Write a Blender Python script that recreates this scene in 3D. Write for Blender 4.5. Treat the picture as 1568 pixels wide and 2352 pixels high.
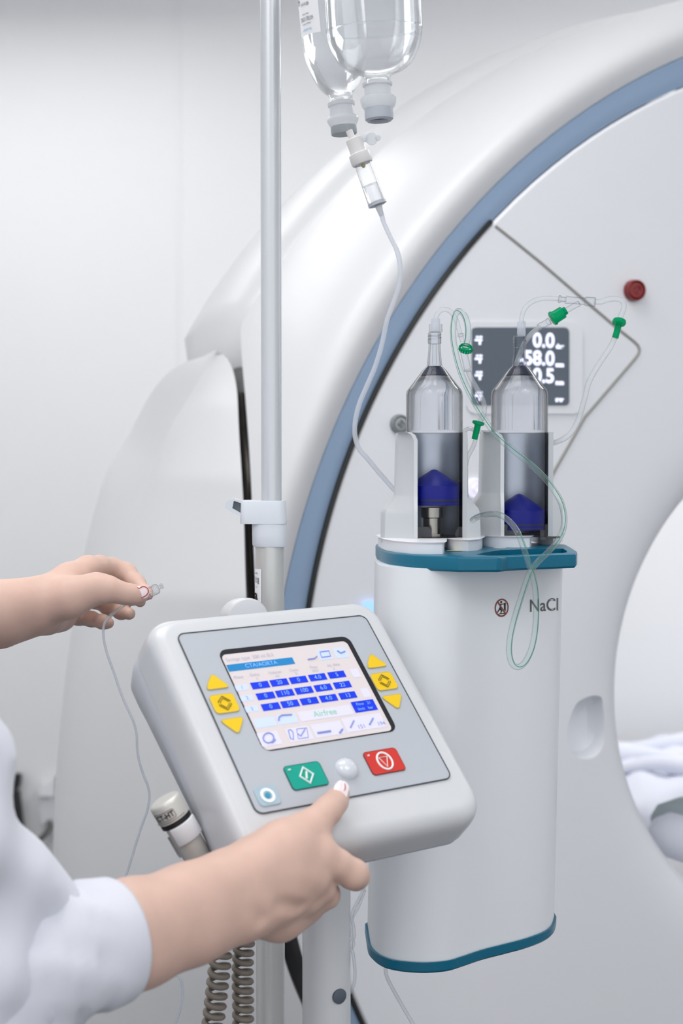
import bpy, bmesh, math, random
import numpy as np
from mathutils import Vector, Matrix
random.seed(4)
PI = math.pi
for o in list(bpy.data.objects): bpy.data.objects.remove(o)
scn = bpy.context.scene
COL = scn.collection

# ------------------------------------------------------------------ camera
F = 3400.0                       # focal length in pixels of the 1568 x 2352 frame
PITCH = math.atan(126 / F)
CAM = Vector((0, 0, 1.35))
cam_d = bpy.data.cameras.new('camera'); cam = bpy.data.objects.new('camera', cam_d); COL.objects.link(cam)
cam.location = CAM; cam.rotation_euler = (PI / 2 - PITCH, 0, 0)
cam_d.sensor_fit = 'VERTICAL'; cam_d.sensor_height = 36.0; cam_d.sensor_width = 24.0
cam_d.lens = F * 36.0 / 2352
cam_d.clip_start = 0.05
cam_d.dof.use_dof = True; cam_d.dof.focus_distance = 1.26; cam_d.dof.aperture_fstop = 7.2
scn.camera = cam

# ------------------------------------------------------------------ light and colour management
vs = scn.view_settings
vs.view_transform = 'Standard'; vs.look = 'None'; vs.exposure = 0.14; vs.gamma = 1.0; vs.use_curve_mapping = False
w = bpy.data.worlds.new('world'); scn.world = w; w.use_nodes = True
bg = w.node_tree.nodes['Background']; bg.inputs[0].default_value = (0.95, 0.97, 1.0, 1); bg.inputs[1].default_value = 1.0
def area(name, loc, size, power, rot=(0, 0, 0), col=(1, 0.99, 0.97), sy=None):
    l = bpy.data.lights.new(name, 'AREA'); l.energy = power; l.size = size; l.color = col
    if sy: l.shape = 'RECTANGLE'; l.size_y = sy
    o = bpy.data.objects.new(name, l); o.location = loc; o.rotation_euler = rot; COL.objects.link(o); return o
area('ceiling_lamp', (-0.4, 1.3, 2.60), 1.2, 12, sy=0.6)
area('ceiling_lamp', (-0.9, -0.4, 2.60), 1.2, 14, sy=1.2)
area('ceiling_lamp', (0.9, -0.2, 2.60), 1.2, 14, sy=1.2)
area('ceiling_lamp', (-0.9, 3.35, 2.60), 1.2, 8.5, sy=0.9)
area('ceiling_lamp', (1.4, 3.0, 2.60), 1.2, 27, sy=0.9)
cy = scn.cycles
cy.use_denoising = True; cy.max_bounces = 12; cy.transparent_max_bounces = 32; cy.transmission_bounces = 12
cy.diffuse_bounces = 6; cy.glossy_bounces = 6; cy.caustics_reflective = False; cy.caustics_refractive = False
cy.sample_clamp_indirect = 4

# ------------------------------------------------------------------ materials
def lin(c):
    return tuple(((v / 255) / 12.92 if v / 255 <= 0.04045 else ((v / 255 + 0.055) / 1.055) ** 2.4) for v in c) + (1,)
MATS = {}
def mat(name, rgb, rough=0.4, metal=0.0, noise=0.0, nscale=40, bump=0.0, sss=0.0, coat=0.0, emit=0.0, spec=0.5, alpha=1.0):
    m = bpy.data.materials.new(name); m.use_nodes = True; nt = m.node_tree; b = nt.nodes['Principled BSDF']
    b.inputs['Base Color'].default_value = lin(rgb); b.inputs['Roughness'].default_value = rough
    b.inputs['Metallic'].default_value = metal; b.inputs['Coat Weight'].default_value = coat
    b.inputs['Specular IOR Level'].default_value = spec; b.inputs['Alpha'].default_value = alpha
    if emit: b.inputs['Emission Color'].default_value = lin(rgb); b.inputs['Emission Strength'].default_value = emit
    if sss:
        b.inputs['Subsurface Weight'].default_value = sss; b.inputs['Subsurface Radius'].default_value = (1, .35, .2)
        b.inputs['Subsurface Scale'].default_value = 0.004
    tc = nt.nodes.new('ShaderNodeTexCoord'); n = nt.nodes.new('ShaderNodeTexNoise')
    nt.links.new(tc.outputs['Object'], n.inputs['Vector']); n.inputs['Scale'].default_value = nscale; n.inputs['Detail'].default_value = 4
    if noise:
        mx = nt.nodes.new('ShaderNodeMix'); mx.data_type = 'RGBA'; mx.blend_type = 'MULTIPLY'; mx.inputs[0].default_value = noise
        mx.inputs[6].default_value = lin(rgb); nt.links.new(n.outputs['Color'], mx.inputs[7]); 
        rp = nt.nodes.new('ShaderNodeValToRGB'); rp.color_ramp.elements[0].color = (.5, .5, .5, 1); rp.color_ramp.elements[1].color = (1, 1, 1, 1)
        rp.color_ramp.elements[0].position = .3; rp.color_ramp.elements[1].position = .7
        nt.links.new(n.outputs['Fac'], rp.inputs[0]); nt.links.new(rp.outputs[0], mx.inputs[7]); nt.links.new(mx.outputs[2], b.inputs['Base Color'])
    mr = nt.nodes.new('ShaderNodeMapRange'); nt.links.new(n.outputs['Fac'], mr.inputs[0])
    mr.inputs[3].default_value = max(0, rough - .04); mr.inputs[4].default_value = min(1, rough + .04); nt.links.new(mr.outputs[0], b.inputs['Roughness'])
    if bump:
        bp = nt.nodes.new('ShaderNodeBump'); bp.inputs['Strength'].default_value = bump; bp.inputs['Distance'].default_value = 0.001
        nt.links.new(n.outputs['Fac'], bp.inputs['Height']); nt.links.new(bp.outputs[0], b.inputs['Normal'])
    MATS[name] = m; return m
def clear(name, tint=(250, 251, 253), refl=1.0, rough=0.03, haze=0.0, hazecol=(235, 238, 242), edge=0.35):
    """thin clear plastic: see-through, fresnel gloss, denser at grazing angles, a little milky if asked"""
    m = bpy.data.materials.new(name); m.use_nodes = True; nt = m.node_tree; nt.nodes.clear()
    out = nt.nodes.new('ShaderNodeOutputMaterial'); tr = nt.nodes.new('ShaderNodeBsdfTransparent'); gl = nt.nodes.new('ShaderNodeBsdfGlossy')
    df = nt.nodes.new('ShaderNodeBsdfTranslucent'); d2 = nt.nodes.new('ShaderNodeBsdfDiffuse'); ad = nt.nodes.new('ShaderNodeMixShader'); ad.inputs[0].default_value = .5
    df.inputs[0].default_value = lin(hazecol); d2.inputs[0].default_value = lin(hazecol)
    nt.links.new(df.outputs[0], ad.inputs[1]); nt.links.new(d2.outputs[0], ad.inputs[2])
    lw = nt.nodes.new('ShaderNodeLayerWeight'); lw.inputs[0].default_value = 0.5
    mc = nt.nodes.new('ShaderNodeMix'); mc.data_type = 'RGBA'; mc.inputs[6].default_value = lin(tint); mc.inputs[7].default_value = lin(tuple(int(v * (1 - edge)) for v in tint))
    p3 = nt.nodes.new('ShaderNodeMath'); p3.operation = 'POWER'; p3.inputs[1].default_value = 2.5; nt.links.new(lw.outputs['Facing'], p3.inputs[0])
    nt.links.new(p3.outputs[0], mc.inputs[0]); nt.links.new(mc.outputs[2], tr.inputs[0])
    gl.inputs['Roughness'].default_value = rough; gl.inputs[0].default_value = (1, 1, 1, 1)
    m1 = nt.nodes.new('ShaderNodeMixShader'); m1.inputs[0].default_value = haze
    nt.links.new(tr.outputs[0], m1.inputs[1]); nt.links.new(ad.outputs[0], m1.inputs[2])
    m2 = nt.nodes.new('ShaderNodeMixShader'); mu = nt.nodes.new('ShaderNodeMath'); mu.operation = 'MULTIPLY'; mu.inputs[1].default_value = refl
    p5 = nt.nodes.new('ShaderNodeMath'); p5.operation = 'POWER'; p5.inputs[1].default_value = 4.0; nt.links.new(lw.outputs['Facing'], p5.inputs[0])
    fr = nt.nodes.new('ShaderNodeMapRange'); nt.links.new(p5.outputs[0], fr.inputs[0]); fr.inputs[3].default_value = .006; fr.inputs[4].default_value = .6
    nt.links.new(fr.outputs[0], mu.inputs[0]); nt.links.new(mu.outputs[0], m2.inputs[0])
    nt.links.new(m1.outputs[0], m2.inputs[1]); nt.links.new(gl.outputs[0], m2.inputs[2]); nt.links.new(m2.outputs[0], out.inputs[0])
    MATS[name] = m; return m
def glass(name, rgb, ior=1.33, rough=0.0, amt=.3):
    m = bpy.data.materials.new(name); m.use_nodes = True; b = m.node_tree.nodes['Principled BSDF']
    b.inputs['Base Color'].default_value = lin(rgb); b.inputs['Roughness'].default_value = rough; b.inputs['IOR'].default_value = ior
    b.inputs['Transmission Weight'].default_value = 1.0
    nt = m.node_tree; t = nt.nodes.new('ShaderNodeBsdfTransparent'); mx = nt.nodes.new('ShaderNodeMixShader'); mx.inputs[0].default_value = amt
    nt.links.new(t.outputs[0], mx.inputs[1]); nt.links.new(b.outputs[0], mx.inputs[2]); nt.links.new(mx.outputs[0], nt.nodes['Material Output'].inputs[0])
    MATS[name] = m; return m

mat('wall_paint', (244, 245, 247), .6, noise=.02, nscale=3)
mat('ceiling_paint', (240, 240, 240), .7)
mat('floor_vinyl', (84, 84, 86), .35, noise=.15, nscale=12)
mat('scanner_white', (218, 219, 222), .38)
mat('scanner_front', (232, 234, 239), .4)
mat('scanner_blue', (142, 165, 194), .5, noise=.05, nscale=400)
mat('gap_black', (26, 27, 27), .25)
mat('groove_grey', (150, 150, 146), .6)
mat('display_grey', (88, 98, 110), .3, emit=.08)
mat('display_digit', (222, 224, 245), .5, emit=.85)
mat('bezel_shadow', (170, 170, 165), .6)
mat('red_button', (120, 22, 22), .3)
mat('red_button_face', (165, 70, 72), .35)
mat('grey_button', (130, 136, 140), .4)
mat('grey_button_face', (165, 170, 175), .4)
mat('lit_violet', (226, 224, 245), .4, emit=.35)
mat('lit_blue', (150, 195, 255), .4, emit=.7)
mat('violet_mark', (150, 145, 205), .5)
mat('pole_alu', (205, 208, 213), .32, metal=.55, coat=.1)
mat('pole_alu_dull', (205, 206, 204), .38, metal=.45)
mat('clamp_grey', (213, 218, 226), .42)
mat('clamp_dark', (130, 138, 142), .5)
mat('label_white', (245, 246, 250), .5)
mat('ink', (22, 22, 24), .6)
mat('ink_grey', (90, 92, 96), .6)
mat('injector_white', (226, 229, 234), .38)
mat('teal', (0, 98, 126), .32, coat=.05, spec=.3)
mat('teal_dark', (0, 80, 100), .4)
mat('poly_white', (240, 241, 246), .35, sss=.3)
mat('holder_silver', (206, 209, 213), .42, metal=.35, noise=.03, nscale=900)
mat('holder_inner', (205, 210, 218), .34, metal=.85, noise=.1, nscale=700)
mat('plunger_blue', (0, 16, 135), .35, spec=.25)
mat('plunger_ring', (2, 12, 60), .3)
mat('steel', (175, 170, 162), .25, metal=1.0)
mat('reflection_navy', (22, 30, 62), .5, noise=.9, nscale=1600)  # speckled navy for the cone that imitates the plunger's reflection
mat('tab_dark', (42, 44, 50), .15, coat=.5)
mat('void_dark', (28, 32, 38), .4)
clear('clear_plastic', (252, 252, 253), 1.0, .04, edge=.22)
clear('clear_barrel', (251, 252, 253), 1.2, .03, edge=.62)
clear('clear_inner', (252, 252, 253), .15, .05, edge=.38)
clear('tube_plastic', (251, 252, 253), 1.3, .06, haze=.24, hazecol=(244, 247, 250), edge=.55)
clear('tube_milky', (246, 248, 251), 1.2, .08, haze=.5, hazecol=(236, 239, 246), edge=.2)
clear('tube_green', (246, 252, 251), 1.3, .05, haze=.06, hazecol=(236, 244, 243), edge=.45)
clear('cap_translucent', (248, 250, 252), .8, .2, haze=.72, hazecol=(240, 242, 245), edge=.12)
clear('green_plastic', (90, 220, 180), 1.0, .05, haze=.6, hazecol=(5, 190, 135), edge=.45)
clear('green_stripe', (60, 180, 160), .5, .2, haze=.85, hazecol=(50, 178, 155), edge=.1)
clear('bottle_wall', (252, 253, 254), 1.2, .04, haze=.05, edge=.16)
glass('saline', (250, 252, 255), 1.33, amt=.5)
glass('syringe_water', (250, 251, 253), 1.33, amt=.72)
mat('cap_grey', (176, 182, 192), .35)
mat('cap_grey_dull', (158, 165, 170), .5)
mat('stopper_dark', (70, 74, 78), .5)
mat('drip_head', (226, 224, 224), .4)
mat('label_blue', (120, 180, 215), .6)
mat('terminal_white', (206, 208, 212), .33, coat=.1)
mat('terminal_side', (196, 199, 206), .4)
mat('faceplate', (180, 185, 193), .42)
mat('outline_dark', (70, 76, 86), .6)
mat('screen_frame', (22, 26, 34), .4)
mat('screen_base', (196, 188, 190), .3, emit=.32)
mat('screen_bar', (20, 110, 165), .4, emit=.5)
mat('screen_cell', (0, 45, 195), .4, emit=.45)
mat('screen_cell_text', (120, 165, 240), .4, emit=.5)
mat('screen_text', (165, 165, 180), .5, emit=.3)
mat('screen_green', (120, 180, 150), .5, emit=.4)
mat('screen_icon', (120, 130, 185), .5, emit=.35)
mat('screen_tile', (175, 188, 222), .5, emit=.45)
mat('screen_pale', (200, 198, 216), .5, emit=.3)
mat('yellow_key', (236, 196, 22), .4)
mat('yellow_key_rim', (190, 175, 105), .5)
mat('key_mark', (125, 110, 20), .5)
mat('green_key', (0, 158, 140), .38)
mat('green_key_rim', (0, 70, 70), .45)
mat('red_key', (205, 52, 44), .38)
mat('red_key_rim', (110, 30, 30), .45)
mat('key_white', (235, 240, 240), .5)
mat('round_key', (165, 188, 202), .4)
mat('round_key_dark', (50, 150, 185), .4)
mat('dome_clear', (212, 216, 224), .12, coat=.8)
mat('plug_slate', (84, 92, 104), .5)
mat('cord_taupe', (126, 117, 107), .45)
mat('remote_grey', (212, 211, 206), .38, metal=.3)
mat('black_rubber', (14, 15, 18), .5)
mat('skin', (214, 181, 167), .5, sss=.2, noise=.16, nscale=45, bump=.3, spec=.35)
mat('nail_polish', (240, 228, 232), .12, coat=.8)
mat('nail_red', (190, 50, 48), .3)
mat('coat_cotton', (214, 216, 226), .85, noise=.02, nscale=300, bump=.1)
mat('sign_red', (128, 62, 52), .5)
mat('linen', (225, 228, 240), .8)
mat('holder_black', (40, 43, 46), .5)
mat('hose_grey', (85, 88, 86), .5)
mat('outlet_white', (220, 222, 228), .5)
mat('blanket_grey', (165, 178, 182), .8)
mat('table_dark', (95, 95, 92), .5)
mat('sticker_tan', (180, 170, 130), .5)
mat('bubble_grey', (190, 200, 205), .3)

# ------------------------------------------------------------------ projection helpers (where a photo point lies in the room)
cP, sP = math.cos(PITCH), math.sin(PITCH)
def ray(px, py):
    x = (px - 784) / F; y = -(py - 1176) / F
    return Vector((x, cP + y * sP, -sP + y * cP))
def P(px, py, Y):
    d = ray(px, py); return CAM + d * (Y / d.y)
def onz(px, py, z):
    d = ray(px, py); return CAM + d * ((z - CAM.z) / d.z)
def zat(py, Y): return P(784, py, Y).z
def xat(px, Y): return P(px, 1050, Y).x
def proj(p):
    q = p - CAM; y = q.y * cP - q.z * sP; z = q.y * sP + q.z * cP
    return (784 + F * q.x / y, 1176 - F * z / y)
class Frame:
    def __init__(s, o, x, y):
        s.o = Vector(o); s.x = Vector(x).normalized(); y = Vector(y); s.y = (y - s.x * y.dot(s.x)).normalized(); s.n = s.x.cross(s.y)
    def at(s, u, v, n=0): return s.o + s.x * u + s.y * v + s.n * n
    def un(s, px, py, n=0):
        d = ray(px, py); t = ((s.o - CAM).dot(s.n) + n) / d.dot(s.n); q = CAM + d * t - s.o
        return (q.dot(s.x), q.dot(s.y))

# ------------------------------------------------------------------ mesh builder
def catmull(pts, n=8, closed=False):
    pts = [Vector(p) for p in pts]; out = []; N = len(pts)
    rng = range(N) if closed else range(N - 1)
    for i in rng:
        if closed: p0, p1, p2, p3 = pts[i - 1], pts[i], pts[(i + 1) % N], pts[(i + 2) % N]
        else: p0, p1, p2, p3 = pts[max(i - 1, 0)], pts[i], pts[i + 1], pts[min(i + 2, N - 1)]
        for k in range(n):
            t = k / n
            out.append(0.5 * ((2 * p1) + (p2 - p0) * t + (2 * p0 - 5 * p1 + 4 * p2 - p3) * t * t + (3 * p1 - p0 - 3 * p2 + p3) * t ** 3))
    if not closed: out.append(pts[-1])
    return out
class MB:
    def __init__(s): s.v = []; s.f = []; s.mi = []; s.mats = []; s.cur = 0
    def use(s, m):
        if m not in s.mats: s.mats.append(m)
        s.cur = s.mats.index(m); return s
    def add(s, vs_, fs):
        b = len(s.v); s.v += [tuple(p) for p in vs_]; s.f += [tuple(i + b for i in f) for f in fs]; s.mi += [s.cur] * len(fs); return s
    def loft(s, rows, closed=True, cap0=False, cap1=False):
        n = len(rows[0]); vs_ = [p for r in rows for p in r]; fs = []
        for i in range(len(rows) - 1):
            for j in range(n if closed else n - 1):
                k = (j + 1) % n; fs.append((i * n + j, i * n + k, (i + 1) * n + k, (i + 1) * n + j))
        if cap0: fs.append(tuple(range(n))[::-1])
        if cap1: fs.append(tuple((len(rows) - 1) * n + j for j in range(n)))
        return s.add(vs_, fs)
    def tube(s, pts, r, seg=12, caps=True, closed=False, fl=1.0):
        pts = [Vector(p) for p in pts]; N = len(pts); rr = r if isinstance(r, (list, tuple)) else [r] * N
        rows = []; up = None
        for i in range(N):
            a = pts[i - 1] if (i > 0 or closed) else pts[i]; b = pts[(i + 1) % N] if (i < N - 1 or closed) else pts[i]
            t = (b - a).normalized()
            if up is None:
                up = Vector((0, 0, 1)) if abs(t.z) < .9 else Vector((1, 0, 0))
            up = (up - t * up.dot(t)).normalized(); q = t.cross(up)
            rows.append([pts[i] + (up * math.cos(2 * PI * k / seg) + q * math.sin(2 * PI * k / seg) * fl) * rr[i] for k in range(seg)])
        if closed: rows.append(rows[0])
        return s.loft(rows, True, caps and not closed, caps and not closed)
    def lathe(s, o, axis, prof, seg=48, sx=1.0, sy=1.0, ref=None, a0=0, a1=2 * PI, cap0=True, cap1=True):
        o = Vector(o); t = Vector(axis).normalized(); up = Vector(ref) if ref else (Vector((1, 0, 0)) if abs(t.x) < .9 else Vector((0, 1, 0)))
        up = (up - t * up.dot(t)).normalized(); q = t.cross(up); full = abs(a1 - a0 - 2 * PI) < 1e-6; rows = []
        for (r, h) in prof:
            rows.append([o + t * h + up * math.cos(a0 + (a1 - a0) * k / seg) * r * sx + q * math.sin(a0 + (a1 - a0) * k / seg) * r * sy for k in range(seg if full else seg + 1)])
        return s.loft(rows, full, cap0 and full, cap1 and full)
    def slab(s, outline, back, inset=0.0, layers=3):
        """outline: 3d loop, extruded by vector back, with rounded front rim of size inset"""
        outline = [Vector(p) for p in outline]; back = Vector(back); n = len(outline); bn = back.normalized()
        def ins(d):
            r = []
            for i in range(n):
                a, b, c = outline[i - 1], outline[i], outline[(i + 1) % n]
                e1 = (b - a); e2 = (c - b)
                n1 = e1.cross(bn); n2 = e2.cross(bn)
                if n1.length > 1e-9: n1.normalize()
                if n2.length > 1e-9: n2.normalize()
                m = n1 + n2
                m = m.normalized() / max(.5, m.normalized().dot(n1 if n1.length > 0 else m.normalized())) if m.length > 1e-6 else n1
                r.append(b + m * d * s.sgn)
            return r
        ar = Vector((0, 0, 0))
        for i in range(n): ar += outline[i].cross(outline[(i + 1) % n])
        s.sgn = -1 if ar.dot(bn) > 0 else 1
        s.sgn = -s.sgn
        rows = []
        if inset:
            for k in range(layers + 1):
                a = PI / 2 * k / layers
                rows.append([p + bn * inset * (1 - math.sin(a)) for p in ins(inset * (1 - math.cos(a)))][:] )
            rows = rows[::-1] if False else [[p for p in r] for r in rows]
            # k=0: full outline, sunk by inset ; k=layers: inset outline at front
            rows = rows[::-1] + [[p + back for p in outline]]
        else: rows = [outline, [p + back for p in outline]]
        return s.loft(rows, True, True, True)
    def text(s, body, fn, size=1.0, align='CENTER', bold=0.0, sx=1.0):
        cu = bpy.data.curves.new('t', 'FONT'); cu.body = body; cu.size = size; cu.align_x = align; cu.align_y = 'CENTER'; cu.offset = bold; cu.resolution_u = 6
        o = bpy.data.objects.new('t', cu); me = bpy.data.meshes.new_from_object(o)
        s.add([fn(v.co.x * sx, v.co.y) for v in me.vertices], [tuple(p.vertices) for p in me.polygons])
        bpy.data.objects.remove(o); bpy.data.curves.remove(cu); bpy.data.meshes.remove(me); return s
    def build(s, name, m=None, parent=None, smooth=True, ang=40, label=None, fix=True):
        me = bpy.data.meshes.new(name); me.from_pydata(s.v, [], s.f)
        if m: me.materials.append(MATS[m])
        else:
            for k in s.mats: me.materials.append(MATS[k])
            me.polygons.foreach_set('material_index', s.mi)
        me.validate(); 
        if fix:
            bm = bmesh.new(); bm.from_mesh(me); bmesh.ops.remove_doubles(bm, verts=bm.verts, dist=1e-6); bmesh.ops.recalc_face_normals(bm, faces=bm.faces); bm.to_mesh(me); bm.free()
        if smooth:
            me.polygons.foreach_set('use_smooth', [True] * len(me.polygons)); me.set_sharp_from_angle(angle=math.radians(ang))
        me.update()
        o = bpy.data.objects.new(name, me); COL.objects.link(o)
        if parent:
            o.parent = parent; o.matrix_parent_inverse = parent.matrix_basis.inverted()
        if label: o['label'] = label
        return o
def thing(name, label, cat, loc=(0, 0, 0), group=None):
    o = bpy.data.objects.new(name, None); COL.objects.link(o); o.location = loc; o.empty_display_size = .05
    o['label'] = label; o['category'] = cat
    if group: o['group'] = group
    return o
def tag(o, label, cat, group=None):
    o['label'] = label; o['category'] = cat
    if group: o['group'] = group
    return o
def struct(o): o['kind'] = 'structure'; return o
def rrect(w_, h_, r, n=6, cx=0, cy_=0):
    pts = []
    for (sx, sy, a0) in ((1, 1, 0), (-1, 1, PI / 2), (-1, -1, PI), (1, -1, 3 * PI / 2)):
        for k in range(n + 1):
            a = a0 + PI / 2 * k / n
            pts.append((cx + sx * (w_ / 2 - r) + r * math.cos(a), cy_ + sy * (h_ / 2 - r) + r * math.sin(a)))
    return pts
def box_mb(mb, x0, x1, y0, y1, z0, z1):
    v = [(x, y, z) for x in (x0, x1) for y in (y0, y1) for z in (z0, z1)]
    return mb.add(v, [(0, 1, 3, 2), (4, 6, 7, 5), (0, 4, 5, 1), (2, 3, 7, 6), (0, 2, 6, 4), (1, 5, 7, 3)])

# ------------------------------------------------------------------ room
RX0, RX1, RY1, RH = -1.9, 2.6, 4.2, 2.65
struct(box_mb(MB(), RX0 - .1, RX1 + .1, -1.6, RY1 + .1, -.1, 0).build('floor', 'floor_vinyl'))
struct(box_mb(MB(), RX0 - .1, RX1 + .1, -1.6, RY1 + .1, 2.65, 2.75).build('ceiling', 'ceiling_paint'))
struct(box_mb(MB(), RX0 - .1, RX1 + .1, RY1, RY1 + .1, 0, 2.65).build('wall_back', 'wall_paint'))
struct(box_mb(MB(), RX0 - .1, RX0, -1.6, RY1, 0, 2.65).build('wall_left', 'wall_paint'))
struct(box_mb(MB(), RX1, RX1 + .1, -1.6, RY1, 0, 2.65).build('wall_right', 'wall_paint'))
xs = xat(415, RY1)
struct(box_mb(MB(), xs - .004, xs + .004, RY1 - .004, RY1, 0, 2.65).build('trim_1', 'wall_paint'))
xs = xat(134, RY1)
struct(box_mb(MB(), xs - .01, xs + .01, RY1 - .03, RY1, 0, zat(1780, RY1)).build('trim_2', 'groove_grey'))

# items on the far wall at the left
h = thing('tissue_holder', 'black holder on the far wall just above the white coat shoulder', 'holder', P(22, 1800, RY1 - .05))
yw = RY1 - .04
m = MB(); o_ = [P(-10, 1780, yw), P(44, 1782, yw), P(42, 1806, yw), P(30, 1820, yw), P(-10, 1820, yw)]
m.slab(o_, (0, .036, 0), .004); m.build('tray', 'holder_black', h)
m = MB(); m.slab([P(20, 1822, yw), P(40, 1822, yw), P(52, 1925, yw), P(34, 1925, yw)], (0, .036, 0), .004); m.build('strap', 'holder_black', h)
h = thing('wall_outlet', 'white outlet box with a grey hose plugged into its lower end', 'outlet', P(110, 1850, RY1 - .03))
m = MB(); m.slab([P(x, y, yw) for x, y in ((93, 1808), (122, 1808), (122, 1885), (98, 1885))], (0, .038, 0), .006); m.build('outlet_box', 'outlet_white', h)
m = MB(); m.slab([P(x, y, yw - .012) for x, y in ((92, 1808), (120, 1808), (120, 1826), (92, 1826))], (0, .012, 0), .004); m.build('cover', 'label_white', h)
m = MB(); m.tube(catmull([P(113, 1885, yw), P(113, 1900, yw - .01), P(105, 1915, yw - .02), P(88, 1930, yw - .02), P(60, 1945, yw - .02)], 8), .0075); m.build('hose', 'hose_grey', h)

# ------------------------------------------------------------------ CT scanner
GY = math.radians(20)
gU = Vector((math.cos(GY), math.sin(GY), 0)); gO = P(1433, 1600, 1.9894)
G = Frame(gO, gU, (0, 0, 1))                 # n points out of the front face
ct = thing('ct_scanner', 'large white CT scanner with slate blue ring and round bore', 'medical scanner', (gO.x + .3, gO.y + .3, 0))
BC, BR_ = (.3768, .0027), .376
IC, IR = (.4546, -.0137), .916
OC, OR_ = (.497, -.045), .998
ZMIN = .03 - gO.z
def orr(a):
    d = math.degrees(a) % 360; t = min(1, max(0, (d - 172) / 22)) * (1 if d < 270 else max(0, (300 - d) / 30)); t = t * t * (3 - 2 * t); return OR_ - .032 * t
def circ(c, r, a): return (c[0] + r * math.cos(a), max(c[1] + r * math.sin(a), ZMIN))
NA = 160
angs = [2 * PI * k / NA for k in range(NA)]
rows = []
for (t, n) in ((0, -.06), (0, -.03), (0.0, -.02)):
    pass
bore_prof = [(BR_ - .012, -.10), (BR_ - .006, -.05), (BR_, -.028), (BR_ + .012, -.013), (BR_ + .03, -.005), (BR_ + .055, -.001), (BR_ + .08, 0)]
for r, n in bore_prof: rows.append([G.at(*circ(BC, r, a), n) for a in angs])
for k in range(1, 9):
    t = k / 8
    rows.append([G.at(*[(1 - t) * p + t * q for p, q in zip(circ(BC, BR_ + .08, a), circ(IC, IR - .006, a))], 0) for a in angs])
rows.append([G.at(*circ(IC, IR - .002, a), -.003) for a in angs]); rows.append([G.at(*circ(IC, IR - .002, a), -.04) for a in angs])
fc = MB().loft(rows).build('front_cover', 'scanner_front', ct)
# hand recess cut into the cover
def boolean(obj, cutter):
    md = obj.modifiers.new('cut', 'BOOLEAN'); md.operation = 'DIFFERENCE'; md.object = cutter; md.solver = 'EXACT'
    bpy.context.view_layer.update()
    me = bpy.data.meshes.new_from_object(obj.evaluated_get(bpy.context.evaluated_depsgraph_get()))
    old = obj.data; obj.modifiers.clear(); obj.data = me; cm = cutter.data
    bpy.data.objects.remove(cutter); bpy.data.meshes.remove(cm); bpy.data.meshes.remove(old)
rec = [(1312, 1640), (1325, 1615), (1345, 1603), (1370, 1598), (1386, 1604), (1390, 1625), (1393, 1660), (1392, 1700), (1383, 1725), (1365, 1740), (1340, 1744), (1318, 1735), (1306, 1712), (1304, 1672)]
rl = [G.un(x, y) for x, y in rec]; rc = (sum(p[0] for p in rl) / len(rl), sum(p[1] for p in rl) / len(rl))
rl = [tuple(p)[:2] for p in catmull([(p[0], p[1], 0) for p in rl], 5, True)]
def rsc(k, dn, dv=0): return [G.at(rc[0] + (p[0] - rc[0]) * k, rc[1] + (p[1] - rc[1]) * k + dv, dn) for p in rl]
# the recess is a dish hung behind a hole: cut the cover by moving its faces apart
bm = bmesh.new(); bm.from_mesh(fc.data)
inv = [v for v in bm.verts]
bm.free()
cut = MB().loft([rsc(1.0, .05), rsc(1.0, -.002), rsc(.97, -.012), rsc(.86, -.026), rsc(.6, -.034), rsc(.2, -.036)], True, True, True).build('cutter', 'scanner_front')
bore_back = MB()   # give the cover a back so that the cut is closed
n0 = len(fc.data.vertices)
sol = fc.modifiers.new('s', 'SOLIDIFY'); sol.thickness = .05; sol.offset = -1
boolean(fc, cut)
fc.data.polygons.foreach_set('use_smooth', [True] * len(fc.data.polygons)); fc.data.set_sharp_from_angle(angle=math.radians(30))
# blue ring
rows = []
for (t, n) in ((0, -.05), (0, -.0035), (.02, -.003), (.5, -.003), (.97, -.003), (1, -.006)):
    rows.append([G.at(*[(1 - t) * p + t * q for p, q in zip(circ(IC, IR - .0005, a), circ(OC, orr(a), a))], n) for a in angs])
MB().loft(rows).build('accent_ring', 'scanner_blue', ct)
# dark groove beside the ring, beside the service panel
def G3(px, py, n=.0): return G.at(*G.un(px, py, n), n)
a_top = math.atan2(G.un(1137, 518)[1] - IC[1], G.un(1137, 518)[0] - IC[0])
gr = [G.at(*circ(IC, IR + .0005, a_top + k * (4.2 - a_top) / 160), -.001) for k in range(161)]
MB().tube(gr, .0034, 8).build('panel_gap', 'gap_black', ct)
sg = [(1137, 519), (1180, 553), (1240, 602), (1329, 678.6), (1418.6, 755), (1455, 784), (1464, 793), (1468, 803), (1465, 814), (1457, 825), (1342, 959), (1263, 1099), (1236, 1160), (1215, 1220)]
MB().tube([G3(x, y, 0) for x, y in sg], .0021, 8).build('panel_gap', 'groove_grey', ct)
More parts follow.
